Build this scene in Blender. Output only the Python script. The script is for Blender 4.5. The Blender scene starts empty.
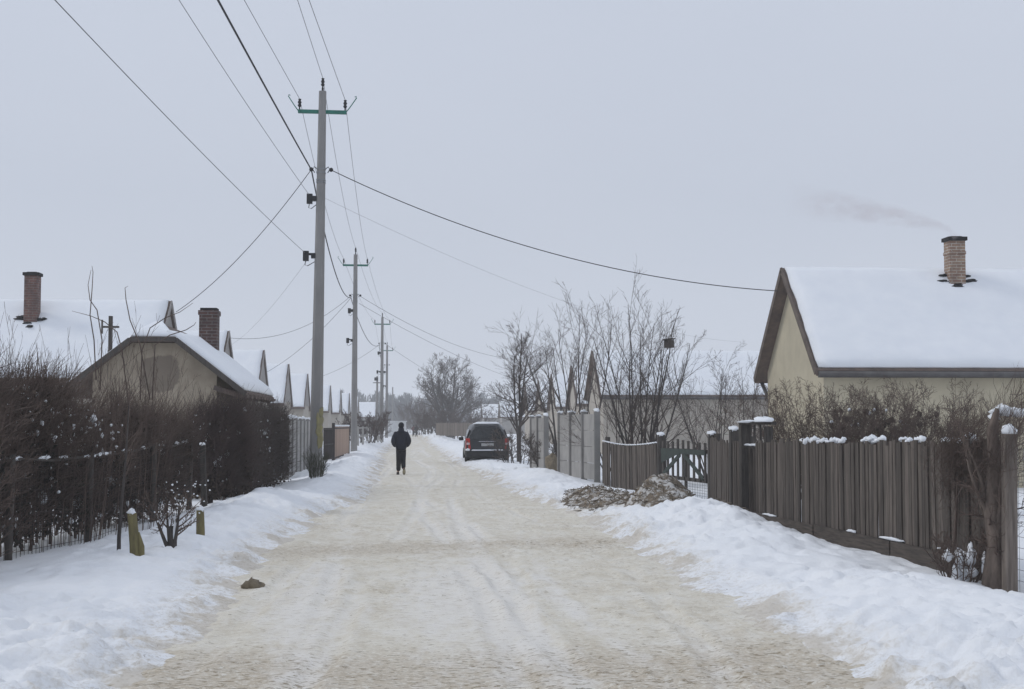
import bpy, math, random
import numpy as np
from mathutils import Vector, Matrix

SC = bpy.context.scene
COL = SC.collection
R = math.radians
PI = math.pi

# ------------------------------------------------------------------ camera
F = 1400.0
YAW = math.atan((512 - 410) / F)
PITCH = math.atan((425 - 344.5) / F)
EYE = Vector((0, 0, 1.6))
cam_d = bpy.data.cameras.new('camera')
cam = bpy.data.objects.new('camera', cam_d)
COL.objects.link(cam)
cam.location = EYE
cam.rotation_euler = (PI / 2 + PITCH, 0, -YAW)
cam_d.sensor_width = 36.0
cam_d.lens = 36.0 * F / 1024.0
cam_d.clip_start = 0.1
cam_d.clip_end = 6000
SC.camera = cam

# ------------------------------------------------------------------ sky
SUN_EL, SUN_AZ = R(42), R(285)
world = bpy.data.worlds.new('World')
SC.world = world
world.use_nodes = True
nt = world.node_tree
nt.nodes.clear()
wo = nt.nodes.new('ShaderNodeOutputWorld')
bg = nt.nodes.new('ShaderNodeBackground')
sky = nt.nodes.new('ShaderNodeTexSky')
sky.sky_type = 'NISHITA'
sky.sun_disc = False
sky.sun_elevation = SUN_EL
sky.sun_rotation = SUN_AZ
tc = nt.nodes.new('ShaderNodeTexCoord')
nz = nt.nodes.new('ShaderNodeTexNoise')
nz.inputs['Scale'].default_value = 1.6
nz.inputs['Detail'].default_value = 4
mp = nt.nodes.new('ShaderNodeMapping')
mp.inputs['Scale'].default_value = (1, 1, 2.5)
cr = nt.nodes.new('ShaderNodeValToRGB')
cr.color_ramp.elements[0].position = 0.3
cr.color_ramp.elements[0].color = (5.05, 5.50, 6.52, 1)
cr.color_ramp.elements[1].position = 0.7
cr.color_ramp.elements[1].color = (5.45, 5.88, 6.88, 1)
mx = nt.nodes.new('ShaderNodeMixRGB')
mx.inputs['Fac'].default_value = 0.96
nt.links.new(tc.outputs['Generated'], mp.inputs['Vector'])
nt.links.new(mp.outputs['Vector'], nz.inputs['Vector'])
nt.links.new(nz.outputs['Fac'], cr.inputs['Fac'])
nt.links.new(sky.outputs['Color'], mx.inputs[1])
nt.links.new(cr.outputs['Color'], mx.inputs[2])
# the cloud deck is a little duller low down
sep = nt.nodes.new('ShaderNodeSeparateXYZ')
nt.links.new(tc.outputs['Generated'], sep.inputs[0])
er = nt.nodes.new('ShaderNodeValToRGB')
er.color_ramp.elements[0].position = 0.0
er.color_ramp.elements[0].color = (1.0, .99, .965, 1)
er.color_ramp.elements[1].position = 0.38
er.color_ramp.elements[1].color = (1.06, 1.06, 1.05, 1)
e2 = er.color_ramp.elements.new(0.16); e2.color = (.945, .945, .935, 1)
e3 = er.color_ramp.elements.new(0.29); e3.color = (1.0, 1.0, .99, 1)
nt.links.new(sep.outputs['Z'], er.inputs['Fac'])
mm_ = nt.nodes.new('ShaderNodeMixRGB'); mm_.blend_type = 'MULTIPLY'; mm_.inputs['Fac'].default_value = 1.0
nt.links.new(mx.outputs['Color'], mm_.inputs[1]); nt.links.new(er.outputs['Color'], mm_.inputs[2])
nt.links.new(mm_.outputs['Color'], bg.inputs['Color'])
bg.inputs['Strength'].default_value = 0.1
nt.links.new(bg.outputs['Background'], wo.inputs['Surface'])

sun_d = bpy.data.lights.new('sun', 'SUN')
sun = bpy.data.objects.new('sun', sun_d)
COL.objects.link(sun)
sun_d.energy = 0.75
sun_d.angle = R(14)
sun_d.color = (1.0, 0.97, 0.92)
_d = Vector((math.sin(SUN_AZ) * math.cos(SUN_EL), math.cos(SUN_AZ) * math.cos(SUN_EL), math.sin(SUN_EL)))
sun.rotation_euler = (-_d).to_track_quat('-Z', 'Y').to_euler()
sun.location = (0, 0, 30)

SC.view_settings.view_transform = 'Standard'
SC.view_settings.look = 'None'
SC.view_settings.exposure = 0.115
SC.view_settings.gamma = 1.0
SC.view_settings.use_curve_mapping = False
SC.cycles.volume_bounces = 3

# ------------------------------------------------------------------ projection helpers (real depths along the street)
_r = Vector((math.cos(YAW), -math.sin(YAW), 0))
_fh = Vector((math.sin(YAW), math.cos(YAW), 0))
_f = _fh * math.cos(PITCH) + Vector((0, 0, 1)) * math.sin(PITCH)
_u = -_fh * math.sin(PITCH) + Vector((0, 0, 1)) * math.cos(PITCH)


def ray(px, py):
    return _f * F + _r * (px - 512) + _u * (344.5 - py)


def at(px, py, Y):
    d = ray(px, py)
    return EYE + d * (Y / d.y)


def ax(px, Y, py=425):
    return at(px, py, Y).x


# ------------------------------------------------------------------ noise
def _hash(ix, iy, seed):
    n = (ix * 374761393 + iy * 668265263 + seed * 1442695041) & 0xFFFFFFFF
    n = ((n ^ (n >> 13)) * 1274126177) & 0xFFFFFFFF
    return ((n ^ (n >> 16)) & 0xFFFF) / 65535.0


def vnoise(x, y, seed=0):
    x = np.asarray(x, float)
    y = np.asarray(y, float)
    ix = np.floor(x).astype(np.int64)
    iy = np.floor(y).astype(np.int64)
    fx = x - ix
    fy = y - iy
    fx = fx * fx * fx * (fx * (fx * 6 - 15) + 10)
    fy = fy * fy * fy * (fy * (fy * 6 - 15) + 10)
    a = _hash(ix, iy, seed); b = _hash(ix + 1, iy, seed)
    c = _hash(ix, iy + 1, seed); d = _hash(ix + 1, iy + 1, seed)
    return (a + (b - a) * fx + (c - a) * fy + (a - b - c + d) * fx * fy) * 2 - 1


def fbm(x, y, sc, octv=4, seed=0):
    s = 0; a = 1.0; t = 0
    ang = 0.6
    x = np.asarray(x, float) / sc
    y = np.asarray(y, float) / sc
    for i in range(octv):
        s = s + a * vnoise(x, y, seed + i * 17)
        t += a
        a *= 0.52
        x, y = (x * math.cos(ang) - y * math.sin(ang)) * 2.03 + 7.1, (x * math.sin(ang) + y * math.cos(ang)) * 2.03 + 3.7
    return s / t


def sstep(a, b, x):
    t = np.clip((x - a) / (b - a), 0, 1)
    return t * t * (3 - 2 * t)


# ------------------------------------------------------------------ materials
def nodes_of(name):
    m = bpy.data.materials.new(name)
    m.use_nodes = True
    n = m.node_tree
    b = n.nodes['Principled BSDF']
    return m, n, b


def N(n, t, **kw):
    o = n.nodes.new(t)
    for k, v in kw.items():
        o.inputs[k].default_value = v
    return o


def ramp(n, src, stops):
    r = n.nodes.new('ShaderNodeValToRGB')
    el = r.color_ramp.elements
    while len(el) < len(stops):
        el.new(0.5)
    for e, (p, c) in zip(el, stops):
        e.position = p
        e.color = (c[0], c[1], c[2], 1) if not isinstance(c, (int, float)) else (c, c, c, 1)
    n.links.new(src, r.inputs['Fac'])
    return r.outputs['Color']


def mixc(n, fac, a, b, mode='MIX'):
    m = n.nodes.new('ShaderNodeMixRGB')
    m.blend_type = mode
    for s, v in ((m.inputs[0], fac), (m.inputs[1], a), (m.inputs[2], b)):
        if hasattr(v, 'links'):
            n.links.new(v, s)
        elif isinstance(v, (int, float)):
            s.default_value = v if s == m.inputs[0] else (v, v, v, 1)
        else:
            s.default_value = (v[0], v[1], v[2], 1)
    return m.outputs[0]


def noise(n, scale, detail=4, rough=0.55, vec=None, stretch=None):
    t = n.nodes.new('ShaderNodeTexCoord')
    v = t.outputs['Object']
    if stretch:
        mpn = n.nodes.new('ShaderNodeMapping')
        mpn.inputs['Scale'].default_value = stretch
        n.links.new(v, mpn.inputs['Vector'])
        v = mpn.outputs['Vector']
    z = N(n, 'ShaderNodeTexNoise', Scale=scale, Detail=detail, Roughness=rough)
    n.links.new(v, z.inputs['Vector'])
    return z.outputs['Fac']


def bump(n, b, h, strength=0.3, dist=0.02):
    k = n.nodes.new('ShaderNodeBump')
    k.inputs['Strength'].default_value = strength
    k.inputs['Distance'].default_value = dist
    n.links.new(h, k.inputs['Height'])
    n.links.new(k.outputs['Normal'], b.inputs['Normal'])


def attr(n, name):
    a = n.nodes.new('ShaderNodeAttribute')
    a.attribute_name = name
    return a.outputs['Fac']


def mat(name, c1, c2=None, scale=3.0, rough=0.8, stretch=None, bmp=0.0, bd=0.01, tint=False, spec=0.3, metal=0.0, detail=5):
    m, n, b = nodes_of(name)
    b.inputs['Roughness'].default_value = rough
    b.inputs['Specular IOR Level'].default_value = spec
    b.inputs['Metallic'].default_value = metal
    if c2 is None:
        c2 = tuple(x * 0.75 for x in c1)
    f = noise(n, scale, detail, 0.6, stretch=stretch)
    col = ramp(n, f, [(0.3, c2), (0.7, c1)])
    if tint:
        col = mixc(n, 1.0, col, attr(n, 'tint'), 'MULTIPLY')
    n.links.new(col, b.inputs['Base Color'])
    if bmp:
        bump(n, b, f, bmp, bd)
    return m


def snow_ground_mat():
    m, n, b = nodes_of('snow ground')
    b.inputs['Roughness'].default_value = 0.75
    b.inputs['Specular IOR Level'].default_value = 0.2
    f = noise(n, 1.3, 6, 0.6)
    base = ramp(n, f, [(0.3, (0.83, 0.85, 0.875)), (0.7, (0.89, 0.90, 0.91))])
    d = attr(n, 'dirt')
    g = noise(n, 9.0, 6, 0.7, stretch=(1, 0.45, 1))
    g2 = noise(n, 1.1, 3, 0.6)
    # dirt mask: ploughed sand and straw near the carriageway
    mm = n.nodes.new('ShaderNodeMath'); mm.operation = 'MULTIPLY'
    n.links.new(d, mm.inputs[0])
    n.links.new(ramp(n, g2, [(0.40, 0.15), (0.65, 1.0)]), mm.inputs[1])
    ma = n.nodes.new('ShaderNodeMath'); ma.operation = 'ADD'
    n.links.new(mm.outputs[0], ma.inputs[0])
    n.links.new(g, ma.inputs[1])
    mask = ramp(n, ma.outputs[0], [(0.78, 0.0), (1.0, 0.5)])
    soft = ramp(n, ma.outputs[0], [(0.58, 0.0), (1.0, 0.55)])
    col = mixc(n, soft, base, (0.74, 0.70, 0.62))
    col = mixc(n, mask, col, (0.50, 0.43, 0.33))
    gg = noise(n, 22.0, 6, 0.78, stretch=(0.8, 0.9, 1))
    gm = n.nodes.new('ShaderNodeMath'); gm.operation = 'MULTIPLY'
    n.links.new(ramp(n, gg, [(0.40, 0.7), (0.52, 0.0)]), gm.inputs[0]); n.links.new(d, gm.inputs[1])
    col = mixc(n, gm.outputs[0], col, (0.44, 0.385, 0.30))
    # stray straw and twig specks
    sp = noise(n, 34.0, 2, 0.5, stretch=(1, 0.5, 1))
    spm = ramp(n, sp, [(0.755, 0.0), (0.775, 0.8)])
    spd = n.nodes.new('ShaderNodeMath'); spd.operation = 'MULTIPLY'
    n.links.new(spm, spd.inputs[0]); n.links.new(ramp(n, d, [(0.0, 0.15), (0.5, 1.0)]), spd.inputs[1])
    col = mixc(n, spd.outputs[0], col, (0.20, 0.16, 0.11))
    n.links.new(col, b.inputs['Base Color'])
    h = n.nodes.new('ShaderNodeMath'); h.operation = 'ADD'
    n.links.new(noise(n, 6.0, 7, 0.65), h.inputs[0])
    n.links.new(noise(n, 24.0, 6, 0.7), h.inputs[1])
    bump(n, b, h.outputs[0], 0.35, 0.025)
    return m


def road_mat():
    m, n, b = nodes_of('packed snow road')
    b.inputs['Roughness'].default_value = 0.7
    b.inputs['Specular IOR Level'].default_value = 0.25
    f = noise(n, 2.6, 9, 0.70, stretch=(1.0, 0.55, 1))
    col = ramp(n, f, [(0.34, (0.60, 0.54, 0.43)), (0.50, (0.69, 0.643, 0.54)), (0.66, (0.77, 0.738, 0.66))])
    d = attr(n, 'sand')          # where the wheels and the grit have worn it
    g = noise(n, 7.0, 7, 0.72, stretch=(0.8, 0.55, 1))
    ma = n.nodes.new('ShaderNodeMath'); ma.operation = 'MULTIPLY_ADD'
    n.links.new(d, ma.inputs[0]); ma.inputs[1].default_value = 0.42
    n.links.new(g, ma.inputs[2])
    mask = ramp(n, ma.outputs[0], [(0.60, 0.0), (0.80, 0.35), (1.0, 0.7)])
    col = mixc(n, mask, col, (0.47, 0.395, 0.295))
    w = attr(n, 'white')
    wa = n.nodes.new('ShaderNodeMath'); wa.operation = 'MULTIPLY_ADD'
    n.links.new(w, wa.inputs[0]); wa.inputs[1].default_value = 0.45
    n.links.new(noise(n, 5.0, 6, 0.7, stretch=(1.4, 0.5, 1)), wa.inputs[2])
    wm = ramp(n, wa.outputs[0], [(0.60, 0.0), (0.92, 0.7)])
    col = mixc(n, wm, col, (0.80, 0.775, 0.735))
    sp = noise(n, 26.0, 3, 0.6, stretch=(0.6, 0.9, 1))
    sa = n.nodes.new('ShaderNodeMath'); sa.operation = 'MULTIPLY_ADD'
    n.links.new(d, sa.inputs[0]); sa.inputs[1].default_value = 0.09
    n.links.new(sp, sa.inputs[2])
    col = mixc(n, ramp(n, sa.outputs[0], [(0.655, 0.0), (0.70, 0.8)]), col, (0.24, 0.19, 0.12))
    # crushed crumbs of snow and grit
    gr = noise(n, 30.0, 6, 0.8, stretch=(0.7, 0.9, 1))
    col = mixc(n, ramp(n, gr, [(0.52, 0.0), (0.57, 0.65)]), col, (0.80, 0.775, 0.70))
    gr2 = noise(n, 17.0, 6, 0.78, stretch=(0.6, 1.0, 1))
    col = mixc(n, ramp(n, gr2, [(0.375, 0.6), (0.45, 0.0)]), col, (0.40, 0.345, 0.265))
    n.links.new(col, b.inputs['Base Color'])
    h = n.nodes.new('ShaderNodeMath'); h.operation = 'ADD'
    n.links.new(gr2, h.inputs[0])
    n.links.new(gr, h.inputs[1])
    bump(n, b, h.outputs[0], 0.35, 0.02)
    return m


def brick_mat(name, c1, c2, mortar, dark):
    m, n, b = nodes_of(name)
    b.inputs['Roughness'].default_value = 0.9
    t = n.nodes.new('ShaderNodeTexCoord')
    s = n.nodes.new('ShaderNodeSeparateXYZ')
    n.links.new(t.outputs['Object'], s.inputs[0])
    ad = n.nodes.new('ShaderNodeMath')
    n.links.new(s.outputs['X'], ad.inputs[0]); n.links.new(s.outputs['Y'], ad.inputs[1])
    cb = n.nodes.new('ShaderNodeCombineXYZ')
    n.links.new(ad.outputs[0], cb.inputs['X']); n.links.new(s.outputs['Z'], cb.inputs['Y'])
    k = N(n, 'ShaderNodeTexBrick', Scale=1.0)
    k.inputs['Color1'].default_value = (*c1, 1)
    k.inputs['Color2'].default_value = (*c2, 1)
    k.inputs['Mortar'].default_value = (*mortar, 1)
    k.inputs['Mortar Size'].default_value = 0.011
    k.inputs['Brick Width'].default_value = 0.25
    k.inputs['Row Height'].default_value = 0.078
    n.links.new(cb.outputs[0], k.inputs['Vector'])
    f = noise(n, 5.0, 5, 0.65)
    col = mixc(n, ramp(n, f, [(0.35, 0.0), (0.7, 0.8)]), k.outputs['Color'], dark)
    n.links.new(col, b.inputs['Base Color'])
    bump(n, b, k.outputs['Fac'], -0.4, 0.01)
    return m


def plaster_patch_mat(name, c1, c2, bare, cx, cz, rx, rz):
    """old plaster with one bare spot where the render has fallen off"""
    m, n, b = nodes_of(name)
    b.inputs['Roughness'].default_value = 0.92
    f = noise(n, 2.2, 6, 0.65)
    col = ramp(n, f, [(0.3, c2), (0.7, c1)])
    t = n.nodes.new('ShaderNodeTexCoord')
    s = n.nodes.new('ShaderNodeSeparateXYZ')
    n.links.new(t.outputs['Object'], s.inputs[0])

    def q(src, c, r):
        a = n.nodes.new('ShaderNodeMath'); a.operation = 'SUBTRACT'
        n.links.new(src, a.inputs[0]); a.inputs[1].default_value = c
        d = n.nodes.new('ShaderNodeMath'); d.operation = 'DIVIDE'
        n.links.new(a.outputs[0], d.inputs[0]); d.inputs[1].default_value = r
        p = n.nodes.new('ShaderNodeMath'); p.operation = 'POWER'
        ab = n.nodes.new('ShaderNodeMath'); ab.operation = 'ABSOLUTE'
        n.links.new(d.outputs[0], ab.inputs[0])
        n.links.new(ab.outputs[0], p.inputs[0]); p.inputs[1].default_value = 2.6
        return p.outputs[0]
    a = n.nodes.new('ShaderNodeMath')
    n.links.new(q(s.outputs['X'], cx, rx), a.inputs[0])
    n.links.new(q(s.outputs['Z'], cz, rz), a.inputs[1])
    w = n.nodes.new('ShaderNodeMath'); w.operation = 'MULTIPLY_ADD'
    n.links.new(noise(n, 3.0, 8, 0.7), w.inputs[0]); w.inputs[1].default_value = 2.0
    n.links.new(a.outputs[0], w.inputs[2])
    hv = n.nodes.new('ShaderNodeMath'); hv.operation = 'MULTIPLY'; hv.inputs[1].default_value = 0.4
    n.links.new(w.outputs[0], hv.inputs[0])
    col = mixc(n, ramp(n, hv.outputs[0], [(0.74, 0.75), (0.86, 0.0)]), col, bare)
    n.links.new(col, b.inputs['Base Color'])
    bump(n, b, f, 0.3, 0.02)
    return m


M = {}
M['snow_ground'] = snow_ground_mat()
M['road'] = road_mat()
M['snow'] = mat('snow', (0.88, 0.90, 0.92), (0.82, 0.845, 0.88), 2.0, 0.7, bmp=0.25, bd=0.03, spec=0.2)
M['old_wood'] = mat('weathered grey wood', (0.20, 0.168, 0.142), (0.085, 0.071, 0.061), 5, 0.88, stretch=(6, 6, 0.5), bmp=0.5, tint=True)
M['dark_wood'] = mat('dark wood', (0.12, 0.106, 0.094), (0.052, 0.046, 0.042), 5, 0.9, stretch=(6, 6, 0.6), bmp=0.5, tint=True)
M['old_plank'] = mat('dark old board', (0.14, 0.115, 0.095), (0.055, 0.047, 0.042), 6, 0.9, stretch=(1.2, .5, 7), bmp=0.6, tint=True)
M['lichen_wood'] = mat('lichen wood', (0.22, 0.19, 0.085), (0.11, 0.095, 0.055), 6, 0.9, stretch=(3, 3, 0.7), bmp=0.5)
M['bark'] = mat('bark', (0.105, 0.092, 0.085), (0.05, 0.044, 0.042), 8, 0.95, stretch=(2, 2, 0.5), bmp=0.5)
M['vine_bark'] = mat('vine bark', (0.19, 0.15, 0.125), (0.085, 0.068, 0.058), 9, 0.95, stretch=(2, 2, 0.5), bmp=0.8)
M['twig'] = mat('twigs', (0.125, 0.10, 0.088), (0.07, 0.056, 0.05), 3, 0.9)
M['red_twig'] = mat('reddish twigs', (0.115, 0.082, 0.072), (0.06, 0.045, 0.042), 3, 0.9)
M['hedge_twig'] = mat('hedge twigs', (0.165, 0.122, 0.10), (0.08, 0.06, 0.052), 2, 0.95)
M['dead_leaf'] = mat('withered leaves', (0.115, 0.085, 0.066), (0.045, 0.036, 0.03), 2.2, 0.95)
M['ivy'] = mat('creeper leaves', (0.07, 0.064, 0.052), (0.028, 0.027, 0.023), 2.5, 0.9)
M['dry_bush'] = mat('dry bush', (0.085, 0.085, 0.05), (0.04, 0.042, 0.028), 5, 0.9)
M['straw'] = mat('straw', (0.25, 0.215, 0.17), (0.12, 0.10, 0.08), 9, 0.95)
def earth_mat():
    m, n, b = nodes_of('frozen earth with snow')
    b.inputs['Roughness'].default_value = 0.95
    f = noise(n, 11.0, 9, 0.75)
    col = ramp(n, f, [(0.3, (0.10, 0.082, 0.066)), (0.7, (0.36, 0.285, 0.20))])
    sn = noise(n, 4.5, 9, 0.74)
    col = mixc(n, ramp(n, sn, [(0.48, 0.0), (0.56, 0.85)]), col, (0.76, 0.75, 0.73))
    n.links.new(col, b.inputs['Base Color'])
    bump(n, b, f, 1.0, 0.06)
    return m


M['earth'] = earth_mat()
M['concrete'] = mat('concrete', (0.40, 0.385, 0.365), (0.29, 0.28, 0.268), 2.5, 0.9, bmp=0.25, tint=True)
M['pole'] = mat('pole concrete', (0.29, 0.28, 0.27), (0.215, 0.21, 0.205), 3, 0.9, stretch=(1, 1, 0.3), bmp=0.2)
M['green_steel'] = mat('green painted steel', (0.035, 0.20, 0.155), (0.025, 0.13, 0.10), 6, 0.6)
M['faded_green'] = mat('faded green paint', (0.062, 0.078, 0.068), (0.04, 0.048, 0.043), 6, 0.85)
M['black'] = mat('black fitting', (0.025, 0.025, 0.028), (0.015, 0.015, 0.017), 6, 0.5)
M['steel'] = mat('galvanised steel', (0.30, 0.31, 0.32), (0.20, 0.21, 0.22), 6, 0.55, metal=0.3)
M['cable'] = mat('cable', (0.045, 0.045, 0.05), (0.03, 0.03, 0.033), 2, 0.7)
M['wire'] = mat('aluminium wire', (0.22, 0.22, 0.23), (0.16, 0.16, 0.17), 2, 0.6)
M['cream_wall'] = mat('cream render', (0.58, 0.52, 0.385), (0.45, 0.40, 0.295), 1.2, 0.93, bmp=0.2, detail=7)
M['beige_wall'] = mat('beige render', (0.46, 0.42, 0.36), (0.36, 0.325, 0.28), 1.2, 0.93, bmp=0.2, detail=7)
M['grey_wall'] = mat('grey render', (0.33, 0.31, 0.285), (0.24, 0.225, 0.205), 1.5, 0.93, bmp=0.2)
M['gable_board'] = mat('gable boards', (0.36, 0.34, 0.325), (0.25, 0.235, 0.225), 3, 0.9, stretch=(5, 5, 0.5))
M['tile'] = mat('old roof tiles', (0.20, 0.15, 0.125), (0.11, 0.09, 0.08), 4, 0.9, bmp=0.4)
M['brown_trim'] = mat('brown trim boards', (0.17, 0.135, 0.112), (0.10, 0.08, 0.07), 4, 0.85)
M['gutter'] = mat('gutter', (0.13, 0.125, 0.125), (0.075, 0.07, 0.07), 3, 0.6)
M['soot_and_hole_shade'] = mat('soot_and_hole_shade', (0.03, 0.028, 0.028), (0.015, 0.014, 0.014), 6, 0.95)
M['brick_pale'] = brick_mat('pale brick', (0.36, 0.25, 0.17), (0.27, 0.16, 0.11), (0.50, 0.46, 0.40), (0.14, 0.09, 0.07))
M['brick_red'] = brick_mat('red brick', (0.20, 0.09, 0.07), (0.15, 0.07, 0.055), (0.22, 0.19, 0.17), (0.055, 0.04, 0.037))
M['brick_dark'] = brick_mat('dark brick', (0.12, 0.055, 0.045), (0.085, 0.045, 0.04), (0.20, 0.18, 0.17), (0.04, 0.032, 0.03))
M['gate_pink'] = mat('faded brown metal', (0.40, 0.28, 0.21), (0.30, 0.205, 0.155), 1.2, 0.7, stretch=(2, 2, 0.2), tint=True)
M['car_paint'] = mat('dark car paint', (0.012, 0.014, 0.02), (0.009, 0.010, 0.014), 3, 0.28, spec=0.5)
M['glass_dark'] = mat('dark glass', (0.014, 0.017, 0.02), (0.010, 0.012, 0.014), 3, 0.08, spec=0.5)
M['tail_red'] = mat('red lens', (0.50, 0.035, 0.025), (0.38, 0.02, 0.018), 8, 0.25, spec=0.5)
M['lens_white'] = mat('clear lens', (0.6, 0.5, 0.5), (0.5, 0.4, 0.4), 8, 0.25, spec=0.5)
M['plastic'] = mat('black plastic', (0.02, 0.02, 0.022), (0.012, 0.012, 0.013), 8, 0.6)
M['rubber'] = mat('tyre rubber', (0.022, 0.022, 0.022), (0.012, 0.012, 0.012), 8, 0.85)
M['alloy'] = mat('wheel alloy', (0.3, 0.3, 0.31), (0.2, 0.2, 0.21), 8, 0.4, metal=0.6)
M['plate'] = mat('number plate', (0.42, 0.42, 0.42), (0.33, 0.33, 0.33), 12, 0.5)
M['chrome'] = mat('chrome trim', (0.5, 0.5, 0.52), (0.4, 0.4, 0.42), 8, 0.25, metal=0.8)
M['skin'] = mat('skin', (0.42, 0.27, 0.21), (0.36, 0.22, 0.17), 8, 0.6)
M['navy'] = mat('navy padded jacket', (0.016, 0.018, 0.032), (0.010, 0.011, 0.020), 9, 0.85, bmp=0.3)
M['trouser'] = mat('black trousers', (0.013, 0.013, 0.016), (0.009, 0.009, 0.011), 9, 0.9)
M['cap'] = mat('dark cap', (0.014, 0.014, 0.019), (0.009, 0.009, 0.012), 9, 0.9)
M['boot'] = mat('dark boot', (0.03, 0.027, 0.025), (0.02, 0.018, 0.017), 9, 0.7)
M['sole'] = mat('pale sole', (0.42, 0.38, 0.28), (0.32, 0.29, 0.21), 9, 0.8)
M['maroon'] = mat('dark red coat', (0.10, 0.03, 0.035), (0.07, 0.02, 0.025), 9, 0.9)
M['forest'] = mat('far wood', (0.042, 0.047, 0.055), (0.024, 0.028, 0.034), 0.1, 0.95)
M['lichen_yellow'] = mat('yellow lichen', (0.36, 0.32, 0.15), (0.27, 0.25, 0.16), 5, 0.95, bmp=0.4)
M['white_wall'] = mat('white wall', (0.68, 0.69, 0.70), (0.55, 0.56, 0.57), 1.0, 0.9)
M['rust'] = mat('dark metal gate', (0.06, 0.05, 0.047), (0.035, 0.03, 0.029), 4, 0.8)
M['stone'] = mat('frozen clod', (0.25, 0.21, 0.15), (0.14, 0.115, 0.085), 16, 0.95, bmp=0.6)

# ------------------------------------------------------------------ mesh helpers


def link(name, me, parent=None):
    o = bpy.data.objects.new(name, me)
    COL.objects.link(o)
    if parent is not None:
        o.parent = parent
    return o


def tag(o, label=None, cat=None, group=None, kind=None):
    if label: o['label'] = label
    if cat: o['category'] = cat
    if group: o['group'] = group
    if kind: o['kind'] = kind
    return o


def thing(name, label, cat, loc=(0, 0, 0), rz=0.0, group=None):
    o = bpy.data.objects.new(name, None)
    COL.objects.link(o)
    o.empty_display_size = 0.3
    o.location = loc
    o.rotation_euler = (0, 0, rz)
    return tag(o, label, cat, group)


def copy_tree(o, parent=None):
    c = o.copy()
    COL.objects.link(c)
    if parent is not None:
        c.parent = parent
    for ch in list(o.children):
        copy_tree(ch, c)
    return c


def np_mesh(name, verts, quads, material, smooth=True, tint=None):
    verts = np.asarray(verts, np.float32).reshape(-1, 3)
    quads = np.asarray(quads, np.int32)
    k = quads.shape[1]
    me = bpy.data.meshes.new(name)
    me.vertices.add(len(verts))
    me.vertices.foreach_set('co', verts.ravel())
    me.loops.add(quads.size)
    me.loops.foreach_set('vertex_index', quads.ravel())
    me.polygons.add(len(quads))
    me.polygons.foreach_set('loop_start', np.arange(0, quads.size, k, dtype=np.int32))
    me.polygons.foreach_set('loop_total', np.full(len(quads), k, np.int32))
    if smooth:
        me.polygons.foreach_set('use_smooth', np.ones(len(quads), bool))
    me.update(calc_edges=True)
    me.validate()
    if material: me.materials.append(material)
    if tint is not None:
        a = me.attributes.new('tint', 'FLOAT', 'POINT')
        a.data.foreach_set('value', np.asarray(tint, np.float32))
    return me


def tube_arrays(P, Rr, n=3):
    """P (N,K,3) polylines, Rr (N,K) radii"""
    P = np.asarray(P, float)
    Rr = np.asarray(Rr, float)
    Nn, K, _ = P.shape
    T = np.gradient(P, axis=1)
    T /= np.linalg.norm(T, axis=2, keepdims=True) + 1e-9
    ref = np.zeros_like(T)
    m = np.abs(T[:, :1, 2]) > 0.8
    ref[..., 0] = np.where(m, 1.0, 0.0)
    ref[..., 2] = np.where(m, 0.0, 1.0)
    A = np.cross(T, ref)
    A /= np.linalg.norm(A, axis=2, keepdims=True) + 1e-9
    B = np.cross(T, A)
    th = np.arange(n) * 2 * PI / n
    V = P[:, :, None, :] + Rr[:, :, None, None] * (A[:, :, None, :] * np.cos(th)[None, None, :, None] + B[:, :, None, :] * np.sin(th)[None, None, :, None])
    idx = np.arange(Nn * K * n).reshape(Nn, K, n)
    a = idx[:, :-1, :]
    b = np.roll(idx, -1, axis=2)[:, :-1, :]
    c = np.roll(idx, -1, axis=2)[:, 1:, :]
    d = idx[:, 1:, :]
    Q = np.stack([a, b, c, d], axis=-1).reshape(-1, 4)
    return V.reshape(-1, 3), Q


def merge(parts):
    vs, qs, off = [], [], 0
    for v, q in parts:
        vs.append(v); qs.append(q + off); off += len(v)
    return np.concatenate(vs), np.concatenate(qs)


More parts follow.
